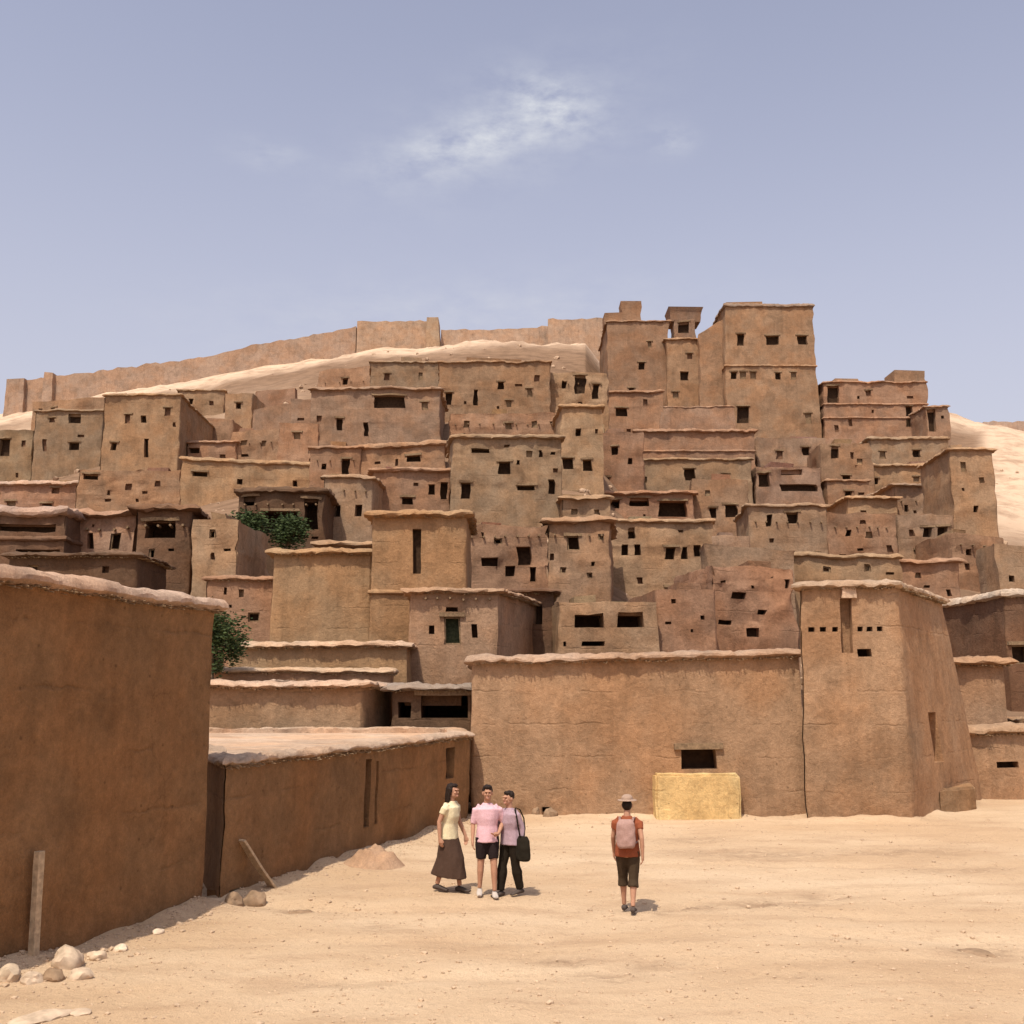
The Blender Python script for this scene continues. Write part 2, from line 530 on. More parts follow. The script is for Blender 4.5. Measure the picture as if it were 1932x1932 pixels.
class House:
    """a mud building on a four-cornered footprint; q = world xy corners, front-left, front-right, back-right, back-left"""
    def __init__(s, name, label, cat, q, z0, htop, color, tp=.03, amp=.05, step=.6, seed=0, cap=(.12, .22), capcol=None, group=None,
                 h2=None, mat='mud', par=.5, roofcol=None, lean=0):
        s.roofcol = roofcol or color
        s.lean = lean
        s.q = [Vector(p) for p in q]
        s.z0, s.H, s.color, s.tp, s.amp, s.step, s.seed, s.mat = z0, htop - z0, color, tp, amp, step, seed, mat
        s.H2 = (h2 - z0) if h2 is not None else s.H      # height of the right-hand end of the front
        s.base = (s.q[0] + s.q[1]) / 2
        d = s.q[1] - s.q[0]
        s.rz = math.atan2(d.y, d.x)
        s.root = empty(name, (s.base.x, s.base.y, z0), s.rz)
        tag(s.root, label, cat, group)
        ca, sa = math.cos(-s.rz), math.sin(-s.rz)
        s.l = [Vector(((p - s.base).x * ca - (p - s.base).y * sa, (p - s.base).x * sa + (p - s.base).y * ca)) for p in s.q]
        s.cen = sum(s.l, Vector((0, 0))) / 4
        s.holes = {0: [], 1: [], 2: [], 3: []}
        s.cap, s.capcol, s.par = cap, (tuple(c_ * .76 for c_ in capcol) if capcol else tuple(c_ * 1.1 for c_ in color)), par  # coping lighter than wall: straw mud, partly sunlight put into colour
    def wl(s, i):
        return s.l[(i + 1) % 4] - s.l[i]
    def to_wall(s, fx, fy, i=0):
        a, b_ = s.q[i], s.q[(i + 1) % 4]
        d = ray(fx, fy)
        e = b_ - a
        # cam at the origin: k*(d.x,d.y) = a + t*e
        det = d.x * -e.y + e.x * d.y
        k = (a.x * -e.y + e.x * a.y) / det
        t = (d.x * a.y - d.y * a.x) / det
        return t * e.length, CAMZ + d.z * k - s.z0
    def px_hole(s, fx, fy, w, h, kind='window', i=0, depth=.4, back='dark'):
        sa, za = s.to_wall(fx - w / 2, fy + h / 2, i)
        sb, zb = s.to_wall(fx + w / 2, fy - h / 2, i)
        L = s.wl(i).length
        sa, sb = max(.18, min(sa, sb)), min(L - .18, max(sa, sb))
        za, zb = max(.12, za), min(min(s.H, s.H2) - .2, zb)
        if sb - sa > .08 and zb - za > .08:
            s.holes[i].append((sa, sb, za, zb, kind, depth, back))
    def deform(s, p):
        x, y, z = p
        t = z / s.H
        L = s.wl(0).length
        hx = s.H + (s.H2 - s.H) * min(1, max(0, (x + L / 2) / L))
        z2 = z * hx / s.H
        x2 = x + (s.cen.x - x) * s.tp * t
        y2 = y + (s.cen.y - y) * s.tp * t
        if s.lean:
            x2 -= s.lean * t * min(1, max(0, (x - s.l[1].x) / (s.l[2].x - s.l[1].x)))
        o = Vector((s.seed * 7.3, s.seed * 3.1, 0))
        w = min(1, max(0.15, t * 6))
        nv = noise.noise_vector(Vector((x, y, z)) * .55 + o) * s.amp * 1.3 + noise.noise_vector(Vector((x, y, z)) * 1.7 + o) * s.amp * .7 + noise.noise_vector(Vector((x, y, z)) * 4.3 + o) * s.amp * .45
        return Vector((x2 + nv.x * w, y2 + nv.y * w, z2 + nv.z * .8 * (1 if t > .9 else .2)))
    def foot(s, p, z):
        if s.amp > .051: return p
        t = max(0, 1 - (z + s.z0) / .75)
        if t <= 0: return p
        k = t * max(0, .05 + .16 * noise.noise((p.x * 1.1, p.y * 1.1, z * 1.6 + s.seed)))
        return p + (s.cen - p).normalized() * k
    def cuts(s, a, b_, extra, step):
        c_ = {round(a, 4), round(b_, 4)}
        c_ |= {round(e, 4) for e in extra if a < e < b_}
        k = max(1, int((b_ - a) / step))
        for i in range(1, k):
            v_ = a + (b_ - a) * i / k
            if all(abs(v_ - e) > .07 for e in c_):
                c_.add(round(v_, 4))
        for e in (a + .09, b_ - .09):
            if all(abs(e - f) > .03 for f in c_):
                c_.add(round(e, 4))
        return sorted(c_)
    def build(s):
        bm = bmesh.new()
        zs = s.cuts(0, s.H, [v_ for hs_ in s.holes.values() for h in hs_ for v_ in h[2:4]], s.step)
        rad = .045
        wins = []
        for i in range(4):
            a, e = s.l[i], s.wl(i)
            L = e.length
            e = e / L
            inn = Vector((-e.y, e.x))
            xs = s.cuts(0, L, [v_ for h in s.holes[i] for v_ in h[:2]], s.step if i < 2 or i == 3 else s.step * 3)
            vd = {}
            def vv(jx, jz):
                if (jx, jz) not in vd:
                    x_, z_ = xs[jx], zs[jz]
                    p = a + e * x_
                    ed = (x_ < 1e-6) or (x_ > L - 1e-6)
                    if ed:   # worn corner
                        p = p + (s.cen - p).normalized() * rad * 1.2
                    p = s.foot(p, z_)
                    q_ = s.deform((p.x, p.y, z_))
                    vd[(jx, jz)] = bm.verts.new(q_)
                return vd[(jx, jz)]
            for jz in range(len(zs) - 1):
                for jx in range(len(xs) - 1):
                    mx_, mz_ = (xs[jx] + xs[jx + 1]) / 2, (zs[jz] + zs[jz + 1]) / 2
                    if any(h[0] < mx_ < h[1] and h[2] < mz_ < h[3] for h in s.holes[i]):
                        continue
                    bm.faces.new((vv(jx, jz), vv(jx + 1, jz), vv(jx + 1, jz + 1), vv(jx, jz + 1)))
            for h in s.holes[i]:
                wins.append((h, a, e, inn, [x_ for x_ in xs if h[0] - 1e-4 <= x_ <= h[1] + 1e-4], [z_ for z_ in zs if h[2] - 1e-4 <= z_ <= h[3] + 1e-4], i))
        bmesh.ops.remove_doubles(bm, verts=bm.verts, dist=.002)
        link('wall', bm_mesh(bm, 'wall'), s.mat, s.root, color=s.color, smooth_angle=35)
        L_of = lambda i: s.wl(i).length - .05
        for h, a, e, inn, xs, zs_, i_w in wins:
            wb = bmesh.new()
            dep = h[5]
            loop = [(x_, zs_[0]) for x_ in xs] + [(xs[-1], z_) for z_ in zs_[1:]] + [(x_, zs_[-1]) for x_ in reversed(xs[:-1])] + [(xs[0], z_) for z_ in reversed(zs_[1:-1])]
            f_, r_ = [], []
            for x_, z_ in loop:
                p = a + e * x_
                o_ = s.deform((p.x, p.y, z_))
                f_.append(wb.verts.new(o_))
                r_.append(wb.verts.new(o_ + Vector((inn.x, inn.y, 0)) * dep))
            for k in range(len(loop)):
                k2 = (k + 1) % len(loop)
                wb.faces.new((f_[k], f_[k2], r_[k2], r_[k]))
            bf = wb.faces.new(r_)
            bf.material_index = 1
            if h[4] in ('window', 'doorway', 'opening', 'gallery', 'porch') and h[1] - h[0] > .55:
                t0, t1 = max(.05, h[0] - .18), min(L_of(i_w), h[1] + .18)
                lbm = bmesh.new()
                bmesh.ops.create_cube(lbm, size=1)
                bmesh.ops.subdivide_edges(lbm, edges=list(lbm.edges), cuts=3, use_grid_fill=True)
                for v_ in lbm.verts:
                    xx = t0 + (v_.co.x + .5) * (t1 - t0)
                    pp = a + e * xx - inn * (.05 + v_.co.y * .14 - .02)
                    v_.co = s.deform((pp.x, pp.y, min(s.H - .05, h[3] + .085 + v_.co.z * .15)))
                link('lintel', bm_mesh(lbm, 'lintel'), 'wood', s.root, smooth_angle=30)
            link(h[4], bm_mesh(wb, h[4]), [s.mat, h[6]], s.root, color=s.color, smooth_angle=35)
        # roof deck, sunk below the parapet, with the parapet's inner faces
        rb = bmesh.new()
        def ring(off, z_):
            return [s.deform((p.x, p.y, z_)) for p in s.offs(off)]
        t_in = min(.35, .2 * min(s.wl(k).length for k in range(4)))
        up = [rb.verts.new(p) for p in ring(-t_in, s.H)]
        dn = [rb.verts.new(p) for p in ring(-t_in, max(.2, s.H - s.par))]
        for k in range(4):
            rb.faces.new((up[k], up[(k + 1) % 4], dn[(k + 1) % 4], dn[k]))
        rb.faces.new(dn)
        link('roof', bm_mesh(rb, 'roof'), s.mat, s.root, color=s.roofcol, smooth_angle=0)
        if s.cap:
            s.ledge(s.H, s.cap[0], s.cap[1], 'coping', s.capcol, t_in + .12)
        return s
    def offs(s, d):
        out = []
        for k in range(4):
            e0 = (s.l[k] - s.l[k - 1]).normalized()
            e1 = (s.l[(k + 1) % 4] - s.l[k]).normalized()
            n0, n1 = Vector((e0.y, -e0.x)), Vector((e1.y, -e1.x))
            den = 1 + n0.dot(n1)
            out.append(s.l[k] + (n0 + n1) * (d / max(.35, den)))
        return out
    def ledge(s, z_, ov, hh, name, color, inner=.3, mat=None):
        """rounded mud course running round the building, overhanging the wall by ov"""
        bm = bmesh.new()
        prof = [(-.03, z_ - .05), (ov * .55, z_ - .015), (ov, z_ + hh * .12), (ov * .96, z_ + hh * .38), (ov * .55, z_ + hh * .70), (-.02, z_ + hh * .86), (-inner * .5, z_ + hh), (-inner, z_ + hh * .8), (-inner, z_ - .05)]
        rows = []
        for d, zz in prof:
            c4 = s.offs(d)
            row = []
            for k in range(4):
                a, b_ = c4[k], c4[(k + 1) % 4]
                kk = max(2, int((s.l[(k + 1) % 4] - s.l[k]).length / (s.step * .34)))
                for j in range(kk):
                    p = a + (b_ - a) * (j / kk)
                    q_ = s.deform((p.x, p.y, min(zz, s.H)))
                    q_.z += max(0, zz - s.H)
                    nn = noise.noise_vector(Vector((p.x * 1.9, p.y * 1.9, zz * 2 + s.seed)))
                    nn2 = noise.noise_vector(Vector((p.x * .6, p.y * .6, s.seed * 1.7)))
                    q_ += Vector((nn.x, nn.y, nn.z * .9)) * ov * .15 + Vector((0, 0, nn2.z * hh * .07))
                    n3 = noise.noise_vector(Vector((p.x * 6.5, p.y * 6.5, zz * 9 + s.seed)))
                    q_ += n3 * ov * .26
                    if name == 'coping':
                        bite = max(0, noise.noise((p.x * 1.3, p.y * 1.3, s.seed * 2.1)) - .3) * .9
                        q_.z -= bite * hh * (1 if zz > z_ + hh * .3 else 0)
                        if d > .02: q_ += Vector((s.cen.x - p.x, s.cen.y - p.y, 0)).normalized() * bite * ov * .8
                    row.append(bm.verts.new(q_))
            rows.append(row)
        N = len(rows[0])
        for r0, r1 in zip(rows, rows[1:] + rows[:1]):
            for j in range(N):
                bm.faces.new((r0[j], r0[(j + 1) % N], r1[(j + 1) % N], r1[j]))
        return link(name, bm_mesh(bm, name), mat or s.mat, s.root, color=color, smooth_angle=34)
    def reeds(s, out=.16, walls=(0, 1), every=.045, r=.009):
        """cut reed ends laid under the coping, one mesh"""
        V_, F_ = [], []
        rr = random.Random(s.seed)
        for i in walls:
            a, e = s.l[i], s.wl(i)
            L = e.length
            e = e / L
            o_ = Vector((e.y, -e.x, 0))
            x_ = .05
            while x_ < L - .05:
                p = a + e * x_
                q_ = s.deform((p.x, p.y, s.H)) + Vector((0, 0, -.02 - rr.random() * .035))
                ln, r_ = out * rr.uniform(.55, 1.12), r * rr.uniform(.7, 1.4)
                t1 = Vector((e.x, e.y, 0)) * r_
                t2 = Vector((0, 0, r_))
                en = q_ + o_ * ln + Vector((e.x, e.y, 0)) * rr.uniform(-.03, .03) + Vector((0, 0, rr.uniform(-.045, .01)))
                st_ = q_ - o_ * .1
                b0 = len(V_)
                for c0 in (st_, en):
                    V_ += [c0 - t1, c0 - t2, c0 + t1, c0 + t2]
                F_ += [(b0 + k, b0 + (k + 1) % 4, b0 + 4 + (k + 1) % 4, b0 + 4 + k) for k in range(4)] + [(b0 + 4, b0 + 5, b0 + 6, b0 + 7)]
                x_ += every * rr.uniform(.5, 1.6)
        me = bpy.data.meshes.new('reed_eave')
        me.from_pydata(V_, [], F_)
        link('reed_eave', me, 'reed', s.root, smooth_angle=0)
    def frame(s, h, i=0, w=.06):
        a, e = s.l[i], s.wl(i).normalized()
        inn = Vector((-e.y, e.x))
        bm = bmesh.new()
        for (x0, x1, z0, z1) in ((h[0], h[0] + w, h[2], h[3]), (h[1] - w, h[1], h[2], h[3]), (h[0] + w, h[1] - w, h[3] - w, h[3]), (h[0] + w, h[1] - w, h[2], h[2] + w)):
            vs = []
            for yy in (.10, .17):
                for xx, zz in ((x0, z0), (x1, z0), (x1, z1), (x0, z1)):
                    p = a + e * xx + inn * yy
                    vs.append(bm.verts.new(s.deform((p.x, p.y, zz))))
            for f_ in ((0, 1, 2, 3), (7, 6, 5, 4), (0, 4, 5, 1), (1, 5, 6, 2), (2, 6, 7, 3), (3, 7, 4, 0)):
                bm.faces.new([vs[k] for k in f_])
        link('window_frame', bm_mesh(bm, 'window_frame'), 'wood', s.root, smooth_angle=30)
    def block(s, x0, x1, yt, name='turret', dep=2.0, inset=.15, col=None, flare=0, zb=None, hole=None, i=0):
        """a small solid block standing on the roof"""
        sa, zt = s.to_wall(x0, yt)
        sb, _ = s.to_wall(x1, yt)
        e = s.wl(0).normalized()
        a = s.l[0]
        inn = Vector((-e.y, e.x))
        bm = bmesh.new()
        zb = s.H - .25 if zb is None else zb
        lv = max(2, int((zt - zb) / .5) + 1)
        rows = []
        for k in range(lv + 1):
            t = k / lv
            fl = flare * max(0, t - .55) / .45
            sh = .04 * (1 - t)
            row = []
            for (xx, yy) in ((sa - fl - sh, inset - fl), (sb + fl + sh, inset - fl), (sb + fl + sh, inset + dep + fl), (sa - fl - sh, inset + dep + fl)):
                nseg = 1
                p = a + e * xx + inn * yy
                z_ = zb + (zt - zb) * t
                q_ = Vector((p.x + (s.cen.x - p.x) * s.tp, p.y + (s.cen.y - p.y) * s.tp, z_ * (1 if s.H2 == s.H else 1)))
                nv = noise.noise_vector(q_ * 1.1 + Vector((s.seed, 0, 0))) * s.amp * 1.4
                row.append(bm.verts.new(q_ + nv))
            rows.append(row)
        for r0, r1 in zip(rows, rows[1:]):
            for k in range(4):
                bm.faces.new((r0[k], r0[(k + 1) % 4], r1[(k + 1) % 4], r1[k]))
        bm.faces.new(rows[0][::-1])
        bm.faces.new(rows[-1])
        return link(name, bm_mesh(bm, name), s.mat, s.root, color=col or s.color, smooth_angle=30)
    def beams(s, fx0, fx1, fy, count, i=0, r=.05, out=.2):
        """round log ends sticking out of a wall"""
        for k in range(count):
            fx = fx0 + (fx1 - fx0) * k / max(1, count - 1)
            x_, z_ = s.to_wall(fx, fy, i)
            L = s.wl(i).length
            if not (.2 < x_ < L - .2): continue
            e = s.wl(i).normalized()
            out_v = Vector((e.y, -e.x))
            p = s.l[i] + e * x_
            q_ = s.deform((p.x, p.y, min(z_, s.H - .1)))
            bm = bmesh.new()
            bmesh.ops.create_cone(bm, cap_ends=True, segments=8, radius1=r, radius2=r * .85, depth=out + .3)
            mt = Matrix.Translation(q_ + Vector((out_v.x, out_v.y, 0)) * (out / 2 - .15)) @ Vector((out_v.x, out_v.y, random.uniform(-.08, .08))).to_track_quat('Z', 'Y').to_matrix().to_4x4()
            bm.transform(mt)
            link('roof_beam', bm_mesh(bm, 'roof_beam'), 'wood', s.root, smooth_angle=40)

_seed = [0]
def fx_green(w_): return w_[:2] == (854, 1190)
def hs(x0, x1, yt, yb, label, col=C_RED, win=(), D=None, D1=None, dep=7, rc=None, lc=None, cap=None, ledges=(), group=HILL, name='mud_house',
       cat='house', tp=.025, yt2=None, mat='mud', amp=None, z0=None, blocks=(), beams=None, capcol=None, step=None, kind='window', depth=None):
    _seed[0] += 1
    D = D or D_of((x0 + x1) / 2, yb)
    rj = random.Random(_seed[0] * 13 + 5)
    hill = group == HILL and not D1 and x1 - x0 < 230 and name == 'mud_house'
    wm = (x1 - x0) / FPX * D
    jit = wm * rj.uniform(-.12, .12) if hill else 0
    D, D1 = D + jit / 2, (D1 or D) - jit / 2
    kj = rj.uniform(.91, 1.07)
    col = tuple(c_ * kj * rj.uniform(.97, 1.03) for c_ in col)
    if hill and cap is None and rj.random() < .45: cap = False
    a, b_ = P(x0, yt, D), P(x1, yt2 or yt, D1)
    w = (b_ - a).length
    dep = dep
    e = Vector((b_.x - a.x, b_.y - a.y)).normalized()
    inn = Vector((-e.y, e.x))
    C = Vector((b_.x, b_.y)) + inn * dep
    E = Vector((a.x, a.y)) + inn * dep
    if rc:
        p = P(rc[0], yt, rc[1]); C = Vector((p.x, p.y))
    if lc:
        p = P(lc[0], yt, lc[1]); E = Vector((p.x, p.y))
    q = [Vector((a.x, a.y)), Vector((b_.x, b_.y)), C, E]
    if z0 is None:
        z0 = min(tz(p.x, p.y) for p in q[:2]) - 1.2
        z0 = min(z0, a.z - 1.5)
    far = D > 46
    cap = cap if cap is not None else ((.22, .27) if far else (.18, .2))
    h = House(name, label, cat, q, z0, a.z, col, tp=tp, amp=amp if amp is not None else ((.13 if cap is not False else .17) if far else .05), step=step or (.8 if far else .5), seed=_seed[0],
              cap=cap, group=group, h2=(b_.z if (yt2 or jit) else None), mat=mat, capcol=capcol)
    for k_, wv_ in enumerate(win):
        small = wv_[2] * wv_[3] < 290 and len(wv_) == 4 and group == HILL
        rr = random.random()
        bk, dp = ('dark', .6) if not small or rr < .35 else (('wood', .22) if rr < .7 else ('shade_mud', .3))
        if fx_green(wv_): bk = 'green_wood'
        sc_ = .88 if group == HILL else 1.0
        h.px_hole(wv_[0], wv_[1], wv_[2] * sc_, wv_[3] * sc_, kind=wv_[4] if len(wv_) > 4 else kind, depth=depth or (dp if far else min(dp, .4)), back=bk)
    if hill and mat == 'mud':
        for _k in range(int((x1 - x0) * min(90, yb - yt) / 2600)):
            nw, nh = rj.choice([(6, 9), (8, 8), (7, 13), (10, 6), (5, 6), (13, 5)])
            nxp, nyp = rj.uniform(x0 + 10, x1 - 10), rj.uniform(yt + 16, min(yb, yt + 95) - 8)
            if all(abs(nxp - w_[0]) > (w_[2] + nw) / 2 + 7 or abs(nyp - w_[1]) > (w_[3] + nh) / 2 + 7 for w_ in win):
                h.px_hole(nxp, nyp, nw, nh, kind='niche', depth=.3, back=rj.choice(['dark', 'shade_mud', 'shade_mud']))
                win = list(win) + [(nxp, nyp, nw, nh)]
    h.build()
    if D < 60 and mat == 'mud':
        for hh_ in h.holes[0]:
            if hh_[4] in ('window', 'doorway') and hh_[1] - hh_[0] > .3: h.frame(hh_)
    if D < 48 and cap: h.reeds(out=cap[0] * .95, every=.07, r=.014)
    for lz in ledges:
        _, z_ = h.to_wall((x0 + x1) / 2, lz)
        if .3 < z_ < h.H - .3:
            h.ledge(z_, .16 if far else .12, .26 if far else .2, 'string_course', tuple(c_ * 1.1 for c_ in col), .1)
    if hill and name == 'mud_house' and not blocks and mat == 'mud' and x1 - x0 > 60:
        for _k in range(2 if x1 - x0 > 150 else 1):
            if rj.random() < .62:
                w_ = rj.uniform(.22, .45) * min(x1 - x0, 120)
                xa = x0 + 6 + rj.random() * (x1 - x0 - w_ - 12)
                h.block(xa, xa + w_, yt - rj.uniform(8, 17), name='roof_room', dep=rj.uniform(1.6, 2.6), inset=rj.uniform(.2, 2.2), col=tuple(c_ * rj.uniform(.85, 1.05) for c_ in col))
    for bl in blocks:
        h.block(*bl[:3], **(bl[3] if len(bl) > 3 else {}))
    if beams:
        h.beams(*beams)
    elif hill and x1 - x0 > 90 and name == 'mud_house' and rj.random() < .3:
        yb_ = yt + rj.uniform(20, 30)
        h.beams(x0 + 14, x1 - 14, yb_, int((x1 - x0) / 22), r=.07, out=.22)
    return h

# ---- citadel on the summit
hs(1362, 1540, 577, 800, 'tallest square citadel tower on the summit, its blocky top the highest against the sky', C_TAN, D=128, dep=13, tp=.07,
   win=[(1396, 639, 14, 26), (1459, 640, 30, 20), (1519, 640, 22, 20), (1382, 707, 12, 16), (1401, 707, 12, 16), (1420, 707, 12, 16), (1401, 782, 24, 36), (1527, 789, 13, 22), (1470, 708, 12, 16), (1500, 708, 12, 16)],
   name='citadel_tower', cat='tower', cap=(.25, .5), blocks=[(1366, 1440, 566, {'name': 'parapet', 'dep': 3}), (1512, 1532, 570, {'name': 'merlon', 'dep': 1.6})], capcol=(.33, .235, .175), ledges=(690,))
hs(1145, 1262, 607, 815, 'citadel wing with stepped turrets on its roof, left end of the summit buildings', C_RED, D=132, dep=12, tp=.02,
   win=[(1210, 690, 12, 16), (1190, 740, 12, 18), (1225, 650, 10, 14)],
   name='citadel_wing', cat='castle', cap=(.25, .3), blocks=[(1140, 1174, 589, {'name': 'parapet', 'dep': 2.5}), (1173, 1209, 567, {'dep': 2.5, 'flare': .15})])
hs(1256, 1374, 641, 815, 'lower citadel wall with a row of small niches left of the tallest tower', C_RED, D=131, dep=10, tp=.02,
   win=[(1291, 709, 18, 20, 'niche'), (1332, 704, 12, 18, 'niche'), (1356, 709, 12, 18, 'niche'), (1352, 748, 18, 20), (1300, 672, 12, 12), (1275, 745, 12, 14)],
   name='citadel_wing', cat='castle', cap=(.3, .3))
hs(1273, 1311, 603, 700, 'ruined slim tower with a flared top and a hole, alone against the sky', C_GRY, D=136, dep=3.2, win=[(1290, 618, 20, 24, 'opening')], name='ruined_tower',
   cat='tower', cap=False, blocks=[(1266, 1320, 579, {'dep': 3, 'flare': .35, 'name': 'parapet'})], tp=-.02)
hs(1318, 1370, 632, 760, 'short broken wall stub between the ruined tower and the tallest citadel tower', C_RED, D=130, dep=3, yt2=600, name='ruined_wall', cat='wall', cap=False, group=None)
hs(1244, 1388, 768, 830, 'blank grey terrace wall under the row of small citadel windows', C_GRY, D=122, dep=6, name='terrace_wall', cat='wall', cap=(.1, .15), group=None, ledges=())
hs(1552, 1750, 722, 830, 'red-brown house with a corner turret right of the citadel', C_RED, D=128, dep=9, win=[(1571, 744, 24, 36), (1717, 786, 12, 44, 'doorway'), (1640, 742, 12, 14)],
   ledges=(764, 790), blocks=[(1690, 1749, 697, {'dep': 3.5, 'col': C_GRY}), (1574, 1620, 713, {'name': 'parapet', 'dep': 2, 'col': C_GRY})])
hs(1746, 1790, 768, 835, 'narrow grey house with one tall black opening at the right end of the summit row', C_GRY, D=124, dep=5, win=[(1757, 792, 17, 50, 'doorway')])

# ---- right flank below the citadel
hs(1195, 1425, 815, 910, 'long low house with an unbroken brown parapet just below the citadel wing', C_RED, dep=8, win=[(1300, 880, 20, 22), (1250, 878, 12, 16), (1375, 875, 12, 18)], ledges=(852,), cap=(.35, .4))
hs(1425, 1560, 826, 905, 'plain grey-brown house under the foot of the tallest tower', C_GRY, dep=7, win=[(1470, 858, 12, 18), (1520, 850, 14, 18)])
hs(1150, 1420, 868, 960, 'wide pinkish house with a blank face above the row of black porch openings', C_GRY, dep=7, win=[(1302, 895, 22, 26), (1370, 900, 12, 16), (1215, 905, 10, 14)])
hs(1640, 1790, 829, 905, 'grey topmost house of the terraced stack at the right edge of the hill', C_GRY, dep=7, win=[(1665, 858, 12, 16), (1730, 855, 14, 16)], cap=(.3, .4))
hs(1545, 1645, 836, 950, 'brown house with three small dark windows left of the terraced stack', C_RED, dep=7, win=[(1576, 852, 16, 28), (1562, 920, 14, 20), (1597, 908, 16, 28), (1625, 870, 10, 14)])
hs(1615, 1792, 879, 950, 'second house down in the terraced stack, with a long straight parapet', C_TAN, dep=6, win=[(1650, 908, 14, 14), (1730, 905, 12, 12)], cap=(.38, .3))
hs(1425, 1552, 882, 960, 'brown house with a long black slot under a beam on its front', C_GRY, dep=6, win=[(1441, 905, 24, 30), (1496, 893, 44, 9, 'slot'), (1508, 921, 80, 13, 'slot')])
hs(1688, 1794, 917, 1000, 'pale walled house with an overhanging dark parapet low in the terraced stack', C_PNK, dep=6, cap=(.4, .3), win=[(1755, 945, 12, 14)])
hs(1596, 1694, 942, 1010, 'tan house tucked left of the pale walled terrace house', C_TAN, dep=6, cap=(.38, .3), win=[(1630, 968, 12, 12)])
hs(1690, 1800, 972, 1080, 'grey house with dim windows at the foot of the terraced stack', C_GRY, dep=7, win=[(1752, 1005, 18, 20), (1720, 1006, 14, 14), (1781, 1004, 20, 20), (1735, 1045, 16, 16)])
hs(1560, 1692, 968, 1090, 'brown house with one black window beside the foot of the terraced stack', C_RED, dep=7, win=[(1679, 1035, 14, 18), (1600, 1005, 12, 14), (1640, 1008, 12, 14), (1590, 1050, 16, 12)])
hs(1408, 1562, 956, 1085, 'brown house with two square black windows under the long slot', C_GRY, dep=7, win=[(1449, 981, 13, 25), (1495, 976, 22, 24), (1533, 1049, 28, 14), (1440, 1040, 14, 14)])
hs(1304, 1412, 905, 1010, 'narrow brown house with a black window pair right of the porches', C_RED, dep=6, win=[(1348, 967, 14, 22), (1379, 963, 24, 28), (1335, 930, 12, 14)])
hs(1790, 1874, 850, 1130, 'tall plain wall-like house closing the right end of the village', C_TAN, D=84, dep=7, tp=.03, win=[(1818, 880, 12, 22), (1840, 960, 10, 14), (1852, 905, 8, 12)], cap=(.3, .3), blocks=[(1793, 1818, 838, {'dep': 2})], group=HILL)
hs(1798, 1893, 1004, 1130, 'lower brown house stepping down under the tall plain wall-like house', C_RED, D=72, dep=6, win=[(1830, 1040, 12, 14), (1865, 1060, 10, 12)], cap=False, yt2=1012)
hs(1690, 1812, 1062, 1130, 'low brown house behind the corner tower roof at its right', C_RED, D=62, dep=5, win=[(1730, 1085, 12, 12)], cap=(.3, .25))
hs(1880, 1990, 1024, 1200, 'weathered brown wall at the right edge below the bare sand slope', C_GRY, D=66, dep=3, yt2=1040, name='retaining_wall', cat='wall', cap=False, group=None, win=[(1905, 1090, 10, 12)])
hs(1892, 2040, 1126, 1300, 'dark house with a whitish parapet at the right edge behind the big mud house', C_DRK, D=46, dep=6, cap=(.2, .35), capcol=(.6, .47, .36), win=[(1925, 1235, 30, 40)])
hs(1798, 1895, 1252, 1470, 'plain brown house with a shady overhanging parapet behind the corner tower', C_TAN, D=37, dep=5, cap=(.35, .26), group=FRONT, win=[])
hs(1816, 2060, 1384, 1480, 'lowest house at the right edge, with a pale straight coping', C_TAN, D=34, dep=6, cap=(.25, .28), group=FRONT, z0=-.6, win=[(1900, 1445, 40, 12, 'recess')], yt2=1376)

# ---- centre of the hill
hs(698, 830, 684, 760, 'small roughly topped house under the rampart corner', C_GRY, dep=6, win=[(795, 712, 10, 16), (730, 712, 12, 14)], blocks=[(758, 796, 672, {'dep': 3, 'name': 'roof_room'})])
hs(826, 1040, 684, 805, 'broad brown house with two tall dark windows below the pale rock band', C_RED, dep=8, win=[(845, 752, 15, 26), (896, 750, 10, 34), (945, 728, 14, 16), (1000, 742, 12, 18), (960, 762, 12, 14), (1015, 715, 10, 14)], blocks=[(880, 985, 674, {'dep': 3, 'name': 'roof_room'})])
hs(1034, 1148, 702, 800, 'yellowish house with a tall dark doorway left of the citadel wing', C_YEL, dep=7, win=[(1095, 722, 22, 46, 'doorway'), (1125, 737, 13, 32, 'doorway'), (1062, 725, 10, 16)])
hs(1138, 1232, 741, 840, 'small square house under the left foot of the citadel wing', C_RED, dep=6, win=[(1172, 777, 24, 18)], rc=(1252, 122), cap=(.3, .35))
hs(584, 832, 735, 860, 'house with a wide purple-black opening under its long dark parapet', C_GRY, dep=8, win=[(735, 758, 70, 26, 'opening'), (803, 766, 14, 18), (640, 800, 14, 26), (600, 790, 12, 14), (690, 810, 12, 30)], cap=(.32, .35))
hs(846, 1056, 780, 880, 'red house with a low blank front in the middle of the hill', C_RED, dep=6, win=[(880, 800, 12, 14), (960, 805, 14, 12), (1010, 800, 12, 16)])
hs(1056, 1138, 768, 1000, 'tall yellowish tower house in the middle of the hill', C_YEL, D=88, dep=7, tp=.05, win=[(1072, 874, 20, 24), (1108, 878, 20, 24), (1082, 938, 22, 20), (1090, 815, 12, 16)], cap=(.25, .35))
hs(1128, 1215, 815, 930, 'narrow red house between the tall yellowish tower house and the long low parapet', C_RED, dep=6, win=[(1142, 908, 16, 18), (1160, 850, 14, 18), (1190, 870, 10, 14)])
hs(850, 1062, 826, 1000, 'brown house with one square black window at mid height of the hill', C_GRY, dep=7, win=[(952, 884, 24, 26), (994, 922, 34, 10), (880, 926, 22, 34), (905, 850, 40, 10, 'slot'), (1040, 920, 14, 30), (1000, 858, 12, 14)], cap=(.28, .35))
